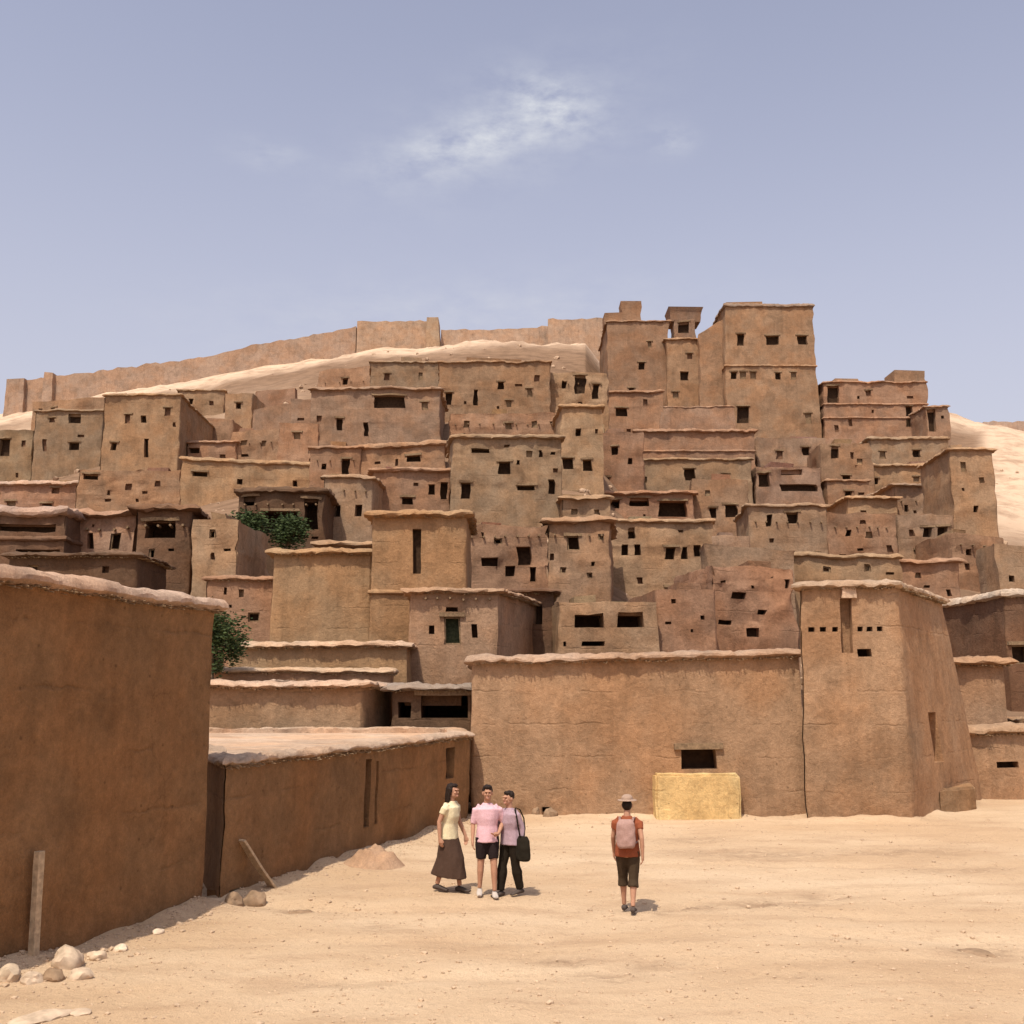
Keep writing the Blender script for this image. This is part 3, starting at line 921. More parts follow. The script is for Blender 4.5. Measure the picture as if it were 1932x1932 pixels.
hs(676, 842, 848, 915, 'low reddish house with a sunlit sloping parapet left of the square black window', C_RED, dep=5, yt2=838, win=[(780, 872, 30, 12)], cap=(.3, .5))
hs(700, 852, 890, 1000, 'red house with four scattered black windows and a dark overhanging parapet', C_RED, dep=6, win=[(715, 938, 14, 26), (769, 946, 24, 15), (816, 925, 14, 22), (840, 928, 16, 36)], cap=(.32, .35))
hs(610, 704, 902, 1040, 'brown house with a pair of slim black windows side by side', C_GRY, dep=6, win=[(638, 964, 14, 26), (676, 962, 16, 26)])
hs(584, 682, 846, 930, 'small brown house with a black upright doorway under the broad opening', C_RED, dep=5, win=[(653, 884, 20, 40, 'doorway'), (610, 880, 10, 12)])
hs(1140, 1310, 932, 1010, 'house with three black porch openings in a row', C_RED, dep=6, win=[(1158, 950, 26, 20, 'porch'), (1206, 947, 42, 18, 'porch'), (1270, 960, 62, 34, 'porch')], depth=1.2, cap=(.4, .35))
hs(1030, 1152, 985, 1140, 'tan house with a big square black window and a shady parapet', C_TAN, dep=7, win=[(1082, 1024, 28, 30), (1137, 1012, 14, 14), (1060, 1075, 12, 14), (1110, 1085, 12, 12)], cap=(.36, .34))
hs(1150, 1348, 985, 1150, 'wide tan house with a row of five small windows over a blank wall', C_TAN, dep=7, win=[(1192, 1005, 16, 24), (1179, 1037, 14, 24), (1203, 1037, 14, 24), (1265, 1044, 20, 26), (1293, 1043, 14, 26), (1319, 1039, 16, 24), (1272, 1114, 26, 12), (1325, 1101, 26, 10), (1210, 1095, 12, 14)])
hs(880, 1034, 992, 1140, 'broken reddish house with ragged black gaps right of the square mud tower', C_RED, dep=6, win=[(991, 1050, 34, 40, 'gap'), (962, 1078, 24, 22, 'gap'), (925, 1060, 30, 18, 'gap'), (1008, 1085, 14, 30, 'gap'), (940, 1022, 14, 12)], amp=.2, cap=False)
hs(1052, 1242, 1136, 1240, 'ruined low house with two long black gaps behind the big mud house', C_TAN, D=43, dep=5, win=[(1110, 1172, 66, 28, 'gap'), (1191, 1170, 58, 32, 'gap'), (1055, 1170, 8, 20), (1120, 1215, 50, 10, 'gap')], amp=.1, cap=False, depth=1.2)
hs(1238, 1352, 1112, 1245, 'plain red-brown house right of the two long black gaps', C_RED, D=44, dep=6, win=[(1272, 1135, 10, 10)])
hs(1340, 1502, 1062, 1245, 'crumbling rough walled house left of the corner tower', C_RED, D=46, dep=6, win=[(1372, 1172, 26, 10, 'gap'), (1420, 1190, 26, 20, 'gap'), (1440, 1150, 18, 10, 'gap'), (1390, 1120, 30, 14, 'gap')], amp=.18, cap=False, yt2=1075)
hs(1490, 1700, 1052, 1230, 'brown house showing above the roof of the corner tower', C_TAN, D=58, dep=6, win=[(1560, 1075, 14, 12), (1640, 1072, 12, 14)])

# ---- left of the hill
hs(-70, 64, 812, 905, 'grey house with a black square window at the left edge', C_GRY, dep=7, win=[(8, 843, 28, 38), (45, 835, 10, 14)])
hs(66, 196, 776, 890, 'grey-brown house with a ragged front high on the left slope', C_GRY, dep=7, win=[(140, 790, 26, 20, 'gap'), (140, 842, 22, 16), (85, 840, 10, 26), (95, 792, 14, 10)])
hs(196, 342, 747, 915, 'tan house with one tall slit window high on the left slope', C_TAN, dep=9, win=[(315, 777, 14, 18), (277, 845, 13, 40, 'doorway'), (213, 842, 14, 16), (240, 790, 14, 20), (270, 790, 12, 16)], rc=(430, 118))
hs(-70, 150, 915, 990, 'long low red-brown house at the left edge below the black square window', C_RED, dep=6, win=[(105, 925, 18, 12), (90, 955, 26, 14), (20, 950, 20, 12)], cap=(.35, .4), capcol=(.55, .38, .28))
hs(146, 345, 886, 975, 'wide low brown house under the tall slit window', C_RED, dep=6, win=[(170, 900, 34, 12), (240, 920, 14, 14), (300, 915, 12, 12)])
hs(340, 610, 868, 945, 'long orange-brown terrace house below the pale rocks', C_ORG, dep=6, win=[(375, 893, 34, 10), (450, 905, 14, 12), (560, 905, 12, 14)], yt2=880, cap=(.2, .4))
hs(-70, 126, 972, 1130, 'house with a long black slot drawn for shade under a pale parapet just above the shaded wall', C_DRK, D=50, dep=7, win=[(50, 996, 130, 16, 'slot'), (70, 1050, 100, 30, 'gap')], cap=(.3, .5), capcol=(.46, .32, .25), ledges=(1020,))  # black slot and dark colour stand in for shade below the parapet
hs(14, 262, 1050, 1150, 'long house with shade painted into its dark walls, just above the coping of the shaded left house', tuple(c_ * .8 for c_ in C_DRK), D=44, dep=4, win=[(60, 1072, 24, 14), (200, 1075, 16, 14)], cap=(.3, .2))  # added house, colour darkened to stand for shaded walls
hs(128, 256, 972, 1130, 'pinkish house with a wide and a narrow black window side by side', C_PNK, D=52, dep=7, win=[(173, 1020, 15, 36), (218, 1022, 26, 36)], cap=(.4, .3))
hs(255, 364, 964, 1140, 'brown house with shade put into its dark colour and a shaded porch left of the tan wall', C_DRK, D=51, dep=7, win=[(300, 1000, 74, 34, 'porch'), (289, 1045, 16, 22)], depth=1.6, cap=(.4, .35))  # base colour darkened to imitate a shaded front
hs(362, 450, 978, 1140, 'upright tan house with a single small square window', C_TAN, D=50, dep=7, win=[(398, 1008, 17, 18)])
hs(448, 614, 930, 1060, 'brown house darkened in colour for shade, with deep black galleries above the long blank house', tuple(c_ * .75 for c_ in C_DRK), D=68, dep=7, win=[(588, 970, 36, 64, 'gallery'), (528, 985, 70, 46, 'gallery'), (470, 945, 26, 20, 'gallery')], depth=1.6, cap=(.35, .4))  # colour scaled down to imitate a shaded house face
hs(388, 516, 1094, 1270, 'brown house with two dim windows behind the green tree', C_RED, D=46, dep=6, win=[(480, 1165, 26, 20), (500, 1100, 20, 10), (455, 1120, 12, 16)])
hs(598, 702, 1031, 1100, 'thin house showing its parapet over the long blank house', C_TAN, D=52, dep=4, cap=(.3, .3))
hs(512, 704, 1045, 1230, 'long blank tan house with a shaded parapet left of the square mud tower', C_ORG, D=44, dep=6, cap=(.3, .26), group=FRONT)

hs(424, 476, 742, 815, 'small tan hut with one dark hole just right of the tall slit window house', C_TAN, dep=5, win=[(450, 765, 12, 14)])
hs(476, 566, 771, 812, 'low broken wall winding over the pale rocks on the left slope', C_GRY, dep=1.0, yt2=762, name='ruined_wall', cat='wall', cap=False, amp=.2, group=None)
hs(524, 602, 797, 880, 'little red house on the rocks left of the purple-black opening', C_RED, dep=5, win=[(560, 822, 14, 14), (585, 850, 12, 12)])
hs(352, 446, 835, 885, 'squat hut with a dark corner hole at the edge of the pale rocks', C_RED, dep=5, win=[(366, 850, 24, 12, 'gap'), (420, 862, 12, 12)])
hs(600, 700, 700, 748, 'crumbled hut under the sunlit band, left of the small roughly topped house', C_TAN, dep=5, win=[(650, 722, 12, 14)], cap=False, amp=.18, yt2=690)
hs(1060, 1152, 942, 1010, 'low tan house under the tall yellowish tower house', C_TAN, dep=5, win=[(1085, 965, 14, 12), (1125, 968, 12, 14)], cap=(.35, .28))
hs(1344, 1414, 1012, 1095, 'plain narrow pink house right of the row of five small windows', C_PNK, dep=5, win=[(1385, 1040, 12, 12)])
hs(1330, 1500, 1030, 1100, 'half fallen garden wall above the crumbling rough walled house', C_GRY, D=56, dep=1.2, yt2=1040, name='ruined_wall', cat='wall', cap=False, amp=.2, group=None)
hs(1560, 1640, 908, 960, 'small brown lean-to wedged between the three dark windows and the terraced stack', C_RED, dep=4, win=[(1600, 932, 12, 12)])
hs(1050, 1140, 800, 850, 'low ochre annex against the tall yellowish tower house', C_YEL, dep=4, win=[])
hs(940, 1045, 1118, 1240, 'brown house with shade put into its dark colour, right of the pointed window', C_DRK, D=45, dep=5, win=[(1010, 1160, 30, 40, 'gap'), (965, 1150, 12, 14)], cap=(.3, .22))  # dark colour imitates a side wall in shade
hs(334, 424, 738, 790, 'low mud hut just under the sunlit crest, right of the tall slit window house', C_TAN, dep=4, win=[(360, 758, 10, 12), (400, 762, 9, 9)])
hs(480, 560, 738, 772, 'low broken terrace wall nearest the sunlit crest', C_RED, dep=1.2, yt2=731, name='ruined_wall', cat='wall', cap=False, amp=.2, group=None)
hs(548, 612, 752, 805, 'tiny windowless hut beside the left end of the long dark parapet', C_GRY, dep=4, cap=False)
hs(436, 528, 818, 872, 'low ruined house front sunk in the pale rocks', C_TAN, dep=3, win=[(460, 838, 12, 10), (500, 842, 10, 12)], cap=False, amp=.2, yt2=808)
hs(352, 440, 792, 842, 'roofless mud room stepping down right of the tall slit window house', C_RED, dep=3, win=[(395, 815, 12, 14)], cap=False, amp=.18)
hs(60, 200, 758, 800, 'long low ruin above the grey-brown house with the ragged front', C_TAN, dep=3, win=[(100, 775, 10, 8)], cap=False, amp=.18, yt2=748)
# ---- middle distance
T = hs(700, 882, 974, 1330, 'square mud tower with a recessed groove and two plain panels on its upper storey', C_ORG, D=43, dep=5, tp=.02, win=[(786, 1040, 17, 84, 'groove')], depth=.3,
       name='mud_tower', cat='tower', cap=(.3, .3), group=FRONT, ledges=(1120,))
hs(770, 940, 1118, 1330, 'two storey mud house with a tall dark window below the square mud tower', C_TAN, D=40, dep=5, tp=.015,
   win=[(854, 1190, 32, 52, 'doorway'), (896, 1190, 11, 26), (813, 1188, 12, 16), (854, 1150, 24, 8, 'slot')], rc=(1030, 47), cap=(.3, .2), group=FRONT, beams=(800, 925, 1131, 6))
hs(424, 772, 1219, 1330, 'long low mud house with a thin pale coping behind the green tree', C_ORG, D=38.5, dep=3, cap=(.25, .2), group=FRONT, capcol=(.56, .39, .27))
hs(396, 738, 1268, 1380, 'middle of three stacked mud walls left of the pointed window', C_ORG, D=36, dep=1.6, cap=(.16, .16), group=FRONT, name='garden_wall', cat='wall', capcol=(.6, .42, .28))
hs(376, 690, 1296, 1480, 'lowest of three stacked mud fronts, just above the shaded low roof', C_TAN, D=33, dep=2, rc=(738, 35), cap=(.3, .18), group=FRONT, capcol=(.6, .43, .32), z0=-.4)
hs(738, 892, 1300, 1480, 'shed with wall shade put into its dark colour and a black open front squeezed against the big mud house', C_DRK, D=33.5, dep=4, cap=(.35, .16), group=FRONT, capcol=(.36, .29, .24), z0=-.4,  # shade of the wall is put into the base colour
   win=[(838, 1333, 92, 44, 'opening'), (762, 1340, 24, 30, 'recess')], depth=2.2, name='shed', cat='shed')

# ---- big mud house with its corner tower
B0 = gpt(888, 1542)
def quadhouse(name, label, cat, q, zt, col, **k):
    return House(name, label, cat, q, -.5, zt, col, **k)
pL, pR = P(888, 1250, 29.5), P(1512, 1236, 29.1)
h = House('mud_house', 'big mud house with a blank tan front, pale coping and one black window', 'house',
          [(pL.x, pL.y), (pR.x, pR.y), (pR.x + .3, pR.y + 8), (pL.x - .2, pL.y + 8)], -.5, pL.z, C_BIG, tp=.012, amp=.04, step=.4, seed=91,
          cap=(.22, .2), group=FRONT, h2=pR.z, capcol=(.48, .32, .22))
h.px_hole(1318, 1437, 66, 36, 'window', depth=.6)
h.px_hole(1030, 1528, 16, 10, 'drain_hole', depth=.2)
h.build()
h.reeds(out=.22, walls=(0,), every=.05, r=.012)
a, b_ = P(1500, 1110, 28.6), P(1697, 1116, 28.4)
c_, e_ = P(1834, 1110, 33.4), P(1560, 1110, 34.5)
T2 = House('corner_tower', 'corner tower of the big mud house with a long groove over a small black hole', 'tower', [(a.x, a.y), (b_.x, b_.y), (c_.x, c_.y), (e_.x, e_.y)], -.5, a.z, C_BIG,
           tp=.055, amp=.045, step=.4, seed=95, cap=(.2, .2), group=FRONT, capcol=(.5, .35, .24), h2=a.z + .02, lean=.75)
T2.px_hole(1595, 1180, 17, 104, 'groove', depth=.3, back='mud')
for fx in (1526, 1548, 1572, 1622, 1642, 1662):
    T2.px_hole(fx, 1187, 11, 9, 'beam_hole', depth=.22)
T2.px_hole(1631, 1232, 28, 15, 'window', depth=.5)
T2.px_hole(1776, 1392, 13, 96, 'groove', i=1, depth=.3, back='mud')
T2.build()
T2.reeds(out=.19, every=.05, r=.012)
T2.block(1583, 1607, 1100, 'merlon', dep=.5, inset=-.1, col=(.52, .37, .26), zb=T2.H - .25)
# ---- shaded house on the left and the low flat-roofed house beside it
be = gpt(390, 1707)
bs = gpt(0, 1832)
d = (be - bs).normalized()
st_ = be - d * 9.5
perp = Vector((-d.y, d.x, 0))
zt_l = P(400, 1150, be.y).z
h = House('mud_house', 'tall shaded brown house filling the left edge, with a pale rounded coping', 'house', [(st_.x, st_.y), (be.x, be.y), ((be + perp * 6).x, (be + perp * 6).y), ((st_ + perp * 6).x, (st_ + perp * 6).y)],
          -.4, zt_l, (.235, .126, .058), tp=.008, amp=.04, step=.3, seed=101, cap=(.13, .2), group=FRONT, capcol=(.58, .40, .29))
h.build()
h.reeds(out=.15, walls=(0,), every=.035, r=.007)
wa = gpt(416, 1700)
wb_ = gpt(885, 1545)
za = P(400, 1440, wa.y).z
wa2 = wa + (wa - wb_).normalized() * .05
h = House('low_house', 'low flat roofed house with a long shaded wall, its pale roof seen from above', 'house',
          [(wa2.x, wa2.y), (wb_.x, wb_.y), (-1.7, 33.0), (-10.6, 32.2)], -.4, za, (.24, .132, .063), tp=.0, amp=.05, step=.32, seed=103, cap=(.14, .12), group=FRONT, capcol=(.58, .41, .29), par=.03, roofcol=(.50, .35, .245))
h.px_hole(694, 1492, 13, 140, 'groove', depth=.25)
h.px_hole(712, 1495, 8, 120, 'groove', depth=.05, back='mud')
h.px_hole(446, 1688, 26, 30, 'drain_hole', depth=.4)
h.px_hole(850, 1440, 16, 60, 'groove', depth=.2)
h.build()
h.reeds(out=.14, walls=(0,), every=.035, r=.008)
# yellow plastered block under the window of the big house, brown footing at the tower's corner
def soft_block(name, label, cat, pts, z0, z1, col, seed, rad=.06, group=None, mat='mud', step=.16):
    """rounded mud block on a quad footprint"""
    cx = sum((Vector(p) for p in pts), Vector((0, 0))) / 4
    bm = bmesh.new()
    bmesh.ops.create_cube(bm, size=1)
    q = [Vector(p) - cx for p in pts]
    for v_ in bm.verts:
        i = {(-1, -1): 0, (1, -1): 1, (1, 1): 2, (-1, 1): 3}[(1 if v_.co.x > 0 else -1, 1 if v_.co.y > 0 else -1)]
        v_.co = (q[i].x, q[i].y, (z1 - z0) if v_.co.z > 0 else 0)
    bmesh.ops.bevel(bm, geom=list(bm.edges), offset=rad, segments=2, affect='EDGES')
    L = max((q[0] - q[1]).length, z1 - z0)
    bmesh.ops.subdivide_edges(bm, edges=[e for e in bm.edges if e.calc_length() > .25], cuts=max(2, int(L / step / 1.5)), use_grid_fill=True)
    for v_ in bm.verts:
        v_.co += noise.noise_vector(v_.co * 1.8 + Vector((seed, 0, 0))) * .035 + noise.noise_vector(v_.co * 6 + Vector((seed, 0, 0))) * .012
    return tag(link(name, bm_mesh(bm, name), mat, loc=(cx.x, cx.y, z0), color=col, smooth_angle=50), label, cat, group)
yb0, yb1 = P(1238, 1537, 28.75), P(1400, 1537, 28.75)
soft_block('mud_bench', 'pale yellow plastered block under the black window of the big house', 'bench', [(yb0.x, yb0.y), (yb1.x, yb1.y), (yb1.x, 29.5), (yb0.x, 29.5)], -.1, P(1300, 1461, yb0.y).z, (.60, .44, .215), 3)
f0, f1 = P(1772, 1527, 30.2), P(1842, 1522, 31.2)
soft_block('footing_block', 'low brown footing block at the right foot of the corner tower', 'block', [(f0.x, f0.y), (f1.x, f1.y), (f1.x + .6, f1.y + 1.6), (f0.x + .5, f0.y + 1.6)], -.1, P(1800, 1490, f0.y).z, (.27, .165, .09), 5)

# ---------------------------------------------------------------- ramparts along the ridge
def rampart(label, pts, D, col, thick=1.0):
    """thick crumbling wall; pts = (column, top row, bottom row)"""
    o = empty('rampart_wall', tuple(P(pts[0][0], pts[0][2], D)))
    tag(o, label, 'wall', 'ramparts on the ridge')
    o0 = o.location.copy()
    bm = bmesh.new()
    rows = []
    N = 90
    x0, x1 = pts[0][0], pts[-1][0]
    tops = [(p[0], p[1]) for p in pts]
    bots = [(p[0], p[2]) for p in pts]
    N = max(6, int((x1 - x0) / 9))
    for i in range(N + 1):
        fx = x0 + (x1 - x0) * i / N
        t, b__ = P(fx, lerp_tab(tops, fx), D), P(fx, lerp_tab(bots, fx), D)
        t.z += .35 * noise.noise((fx * .06, D, 0)) + .25 * noise.noise((fx * .22, D, 3))
        b__.z -= 3.5
        ring_ = []
        for k in range(4):
            z_ = b__.z + (t.z - b__.z) * k / 3
            ring_.append(Vector((t.x, D - .25 * (1 - k / 3) + .15 * noise.noise((fx * .1, k * 2.1, 5)), z_)))
        ring_.append(Vector((t.x, D + thick, t.z - .1)))
        ring_.append(Vector((t.x, D + thick + .3, b__.z)))
        rows.append([bm.verts.new(r_ - o0) for r_ in ring_])
    for r0, r1 in zip(rows, rows[1:]):
        for k in range(6):
            bm.faces.new((r0[k], r1[k], r1[(k + 1) % 6], r0[(k + 1) % 6]))
    bm.faces.new(rows[0]); bm.faces.new(rows[-1])
    link('wall', bm_mesh(bm, 'wall'), 'mud', o, color=col, smooth_angle=35)
    return o, o0
def rampart_tower(o, o0, fx0, fx1, yt, yb, D, col, dep=3):
    bm = bmesh.new()
    a, b_ = P(fx0, yt, D), P(fx1, yt, D)
    zb = P(fx0, yb, D).z - 3
    rows = []
    for k in range(6):
        t = k / 5
        row = []
        g_ = .25 * (1 - t)
        for (x_, y_) in ((a.x - g_, D - .8 - g_), (b_.x + g_, D - .8 - g_), (b_.x + g_, D + dep), (a.x - g_, D + dep)):
            p = Vector((x_, y_, zb + (a.z - zb) * t))
            p += noise.noise_vector(p * .9) * .18
            row.append(bm.verts.new(p - o0))
        rows.append(row)
    for r0, r1 in zip(rows, rows[1:]):
        for k in range(4):
            bm.faces.new((r0[k], r0[(k + 1) % 4], r1[(k + 1) % 4], r1[k]))
    bm.faces.new(rows[-1])
    link('turret', bm_mesh(bm, 'turret'), 'mud', o, color=col, smooth_angle=35)
RC = (.33, .225, .16)
o, o0 = rampart('long weathered rampart climbing the left ridge against the sky', [(14, 722, 768), (90, 712, 760), (195, 699, 742), (286, 686, 728), (391, 673, 708), (482, 650, 695), (583, 634, 672), (672, 616, 660)], 163, RC)
rampart_tower(o, o0, 18, 50, 717, 768, 163, RC)
rampart_tower(o, o0, 88, 104, 706, 765, 163, RC)
o, o0 = rampart('higher rampart block where the left ridge flattens out', [(674, 606, 662), (740, 606, 656), (828, 605, 655)], 162, (.345, .235, .16), 3)
rampart_tower(o, o0, 806, 828, 602, 655, 162, (.32, .225, .15))
rampart('low thin rampart stretch in the dip above the pale rocks', [(832, 622, 652), (930, 622, 652), (1040, 616, 652)], 164, (.37, .255, .18))
rampart('raised rampart stretch joining the citadel wing on the summit', [(1034, 602, 648), (1090, 602, 648), (1152, 600, 650)], 161, (.36, .245, .17))
rampart('far rampart on the bare sandy slope at the right edge', [(1856, 796, 822), (1900, 794, 822), (2100, 802, 830)], 164, (.36, .26, .20))

# ---------------------------------------------------------------- tree at the corner of the shaded house
def tree(loc, crown_c, crown_r, label, lf=1.0):
    o = empty('small_tree', loc)
    tag(o, label, 'tree')
    L0 = Vector(loc)
    bm = bmesh.new()
    def limb(a, b_, r0, r1, bend=.1):
        rings = []
        for k in range(6):
            t = k / 5
            p = a.lerp(b_, t) + Vector((noise.noise((t * 2, a.x, 1)), noise.noise((t * 2, a.y, 7)), 0)) * bend * math.sin(t * math.pi)
            r_ = r0 + (r1 - r0) * t
            rings.append([bm.verts.new(p - L0 + Vector((math.cos(q) * r_, math.sin(q) * r_, 0))) for q in [i * math.tau / 7 for i in range(7)]])
        for r0_, r1_ in zip(rings, rings[1:]):
            for i in range(7):
                bm.faces.new((r0_[i], r0_[(i + 1) % 7], r1_[(i + 1) % 7], r1_[i]))
    fork = Vector((crown_c.x - .15, crown_c.y, crown_c.z - crown_r.z * .9))
    limb(L0, fork, .13, .085, .25)
    tips = []
    for k in range(9):
        an = k * 2.4
        t = crown_c + Vector((math.cos(an) * crown_r.x * .6, math.sin(an) * crown_r.y * .6, crown_r.z * random.uniform(-.3, .6)))
        limb(fork, t, .05, .012, .3)
        tips.append(t)
    link('trunk', bm_mesh(bm, 'trunk'), 'bark', o)
    lb = bmesh.new()
    centres = []
    for k in range(85):
        dv = Vector((random.gauss(0, 1), random.gauss(0, 1), random.gauss(0, 1))).normalized() * random.random() ** .45
        centres.append(crown_c + Vector((dv.x * crown_r.x, dv.y * crown_r.y, dv.z * crown_r.z)))
    for c0 in centres + tips:
        for j in range(46):
            p = c0 + Vector((random.gauss(0, .13 * lf ** .7), random.gauss(0, .13 * lf ** .7), random.gauss(0, .12 * lf ** .7)))
            nrm = Vector((random.gauss(0, 1), random.gauss(0, 1), random.gauss(.5, 1))).normalized()
            tq = nrm.to_track_quat('Z', 'Y')
            sz = random.uniform(.04, .085) * lf ** .6
            vs = [lb.verts.new(p - L0 + tq @ Vector(q) * sz) for q in ((-1, 0, 0), (0, -.45, .1), (1.1, 0, 0), (0, .45, .1))]
            lb.faces.new(vs)
    link('crown', bm_mesh(lb, 'crown', False), 'leaf', o, smooth_angle=0)
pc = P(410, 1206, 35.0)
tree((pc.x - .2, 35.0, -.05), pc, Vector((.95, .9, 1.05)), 'small dark green tree peeping out behind the shaded left house')

for fx_, fy_, D_, r_, lab in ((468, 992, 62, 1.1, 'olive green tree in front of the dark galleries, nearest the upright tan house'), (546, 1003, 63, 1.15, 'broad dark tree in front of the black galleries left of the square mud tower')):
    pc = P(fx_, fy_, D_)
    tree((pc.x, D_, tz(pc.x, D_) - .2), pc, Vector((r_, r_, r_ * .85)), lab, lf=1.8)
# ---------------------------------------------------------------- earth mound, leaning board, leaning pole, stones
def mound(fx0, fx1, fyb, h, label, col, seed):
    a, b_ = gpt(fx0, fyb), gpt(fx1, fyb)
    c0 = (a + b_) / 2
    rx = (b_ - a).length / 2
    bm = bmesh.new()
    bmesh.ops.create_grid(bm, x_segments=40, y_segments=40, size=1)
    for v_ in bm.verts:
        rr = v_.co.length
        z = h * (max(0, 1 - rr * rr) ** 1.6 * .85) * (1 + .35 * noise.noise((v_.co.x * 3, v_.co.y * 3, seed)))
        z += .06 * noise.noise((v_.co.x * 9, v_.co.y * 9, seed)) * max(0, 1 - rr)
        v_.co = (v_.co.x * rx * 1.15, v_.co.y * rx * .9, z - .09)
    o = link('earth_mound', bm_mesh(bm, 'earth_mound'), 'mud', loc=(c0.x, c0.y + .35, 0), color=col, smooth_angle=60)
    tag(o, label, 'dirt pile')
mound(628, 768, 1640, .5, 'heap of loose earth piled against the shaded low wall', (.40, .265, .175), 4.0)

def plank(p0, p1, w, t, name, label, cat, mat):
    d_ = (p1 - p0)
    L = d_.length
    bm = bmesh.new()
    bmesh.ops.create_cube(bm, size=1)
    for v_ in bm.verts:
        v_.co = (v_.co.x * w, v_.co.y * t, (v_.co.z + .5) * L)
    bmesh.ops.subdivide_edges(bm, edges=[e for e in bm.edges if e.calc_length() > .5], cuts=6)
    bmesh.ops.bevel(bm, geom=[e for e in bm.edges if e.calc_face_angle(0) > .5], offset=.006, segments=1, affect='EDGES')
    for v_ in bm.verts:
        v_.co += noise.noise_vector(v_.co * 2.5 + Vector((L, 0, 0))) * .012
    o = link(name, bm_mesh(bm, name), mat, smooth_angle=30)
    o.location = p0
    o.rotation_mode = 'QUATERNION'
    o.rotation_quaternion = d_.to_track_quat('Z', 'Y')
    tag(o, label, cat)
p0 = gpt(519, 1678)
n_w = Vector((wb_.y - wa.y, -(wb_.x - wa.x), 0)).normalized()
top = wa.lerp(wb_, .035) + n_w * .08
top.z = .86
plank(p0 + Vector((0, 0, -.03)), top, .15, .045, 'leaning_board', 'pale old board leaning on the shaded low wall near the corner', 'board', 'pale_wood')
p0 = gpt(62, 1818)
nl = Vector((d.y, -d.x, 0))
t_ = st_ + d * ((p0 - st_).dot(d)) + nl * .09
t_.z = P(66, 1606, p0.y).z
plank(p0 + Vector((0, 0, -.05)), t_, .10, .09, 'wooden_pole', 'weathered wooden pole leaning upright against the shaded left house', 'pole', 'pale_wood')

def rock(name, p, sx, sy, sz, col, seed):
    bm = bmesh.new()
    bmesh.ops.create_icosphere(bm, subdivisions=3, radius=1)
    for v_ in bm.verts:
        q = v_.co.copy()
        f = 1 + .35 * noise.noise(q * 1.2 + Vector((seed * 3.3, 0, 0))) + .12 * noise.noise(q * 3.4 + Vector((seed, 2, 0)))
        cell = noise.cell_vector(q * 1.3 + Vector((seed, 0, 0)))
        v_.co = Vector((q.x * sx, q.y * sy, max(-.5, q.z) * sz)) * f
    return link(name, bm_mesh(bm, name), 'stone', loc=p, rz=seed * 1.7, color=col, smooth_angle=32)
stones = [
 (128, 1822, .22, .17, .17, 'largest pale stone at the foot of the shaded left house'),
 (150, 1842, .13, .12, .09, 'small flat stone in front of the largest pale stone'),
 (100, 1846, .15, .12, .10, 'brownish stone between the pole foot and the largest pale stone'),
 (60, 1852, .12, .11, .09, 'round stone just below the foot of the leaning pole'),
 (14, 1850, .17, .13, .12, 'half buried stone at the left edge by the house wall'),
 (182, 1806, .12, .1, .08, 'small stone against the wall right of the largest pale stone'),
 (228, 1784, .10, .08, .06, 'single cobble farther along the foot of the shaded house'),
 (75, 1918, .34, .16, .05, 'flat whitish slab in the bottom left corner'),
 (150, 1906, .13, .1, .04, 'thin chip of stone beside the whitish slab'),
 (300, 1757, .09, .07, .05, 'lone pebble-sized rock near the middle of the shaded wall foot'),
 (478, 1700, .20, .14, .16, 'dark rock beside the foot of the leaning board'),
 (440, 1706, .16, .14, .14, 'dark rock in the corner where the two shaded walls meet'),
 (570, 1716, .2, .1, .05, 'flat brown stone on the sand in front of the shaded low wall'),
 (1010, 1541, .16, .12, .17, 'brown rock at the foot of the big house behind the group'),
 (1037, 1543, .18, .13, .17, 'second brown rock at the foot of the big house, nearer its window'),
 (1840, 1792, .26, .14, .05, 'flat dark stone half sunk in the sand at the right'),
 (1752, 1530, .2, .16, .14, 'rubble stone lying left of the brown footing block'),
]
for k, (fx, fy, sx, sy, sz, lab) in enumerate(stones):
    p = gpt(fx, fy)
    dark = any(w_ in lab for w_ in ('dark', 'brown'))
    c_ = (.26, .17, .105) if dark else random.choice([(.62, .48, .35), (.56, .42, .29), (.50, .37, .26)])
    tag(rock('stone', (p.x, p.y, gz(p.x, p.y) + sz * .2), sx, sy, sz, c_, k + 1), lab, 'stone', 'loose stones on the open ground')
# uncounted gravel over the open ground
ico = bmesh.new()
bmesh.ops.create_icosphere(ico, subdivisions=1, radius=1)
iv = [v_.co.copy() for v_ in ico.verts]
iF = [[v_.index for v_ in f.verts] for f in ico.faces]
ico.free()
rg = random.Random(3)
V_, F_ = [], []
for k in range(8500):
    if k < 6600:
        y = 9.5 + 20 * rg.random() ** 1.3
        x = rg.uniform(-.52, .56) * y
    else:
        q = bs + d * rg.uniform(-2.5, 4.2) if rg.random() < .6 else wa.lerp(wb_, rg.random())
        x, y = q.x + abs(rg.gauss(.12, .3)), q.y - abs(rg.gauss(0, .15))
    r_ = rg.uniform(.007, .02) * (2.2 if rg.random() < .07 else 1)
    an, ex_, z = rg.random() * 6.3, rg.uniform(.8, 1.5), gz(x, y) + r_ * .2
    ca_, sa_ = math.cos(an) * r_, math.sin(an) * r_
    jit_ = [rg.uniform(.75, 1.2) for _ in range(4)]
    b0 = len(V_)
    for m_, q in enumerate(iv):
        w = q * jit_[m_ % 4]
        V_.append((x + w.x * ex_ * ca_ - w.y * sa_, y + w.x * ex_ * sa_ + w.y * ca_, z + w.z * r_ * .65))
    F_ += [[b0 + i_ for i_ in f] for f in iF]
me = bpy.data.meshes.new('gravel')
me.from_pydata(V_, [], F_)
o = link('gravel', me, 'stone', color=(.46, .325, .215), smooth_angle=0)
tag(o, kind='stuff')
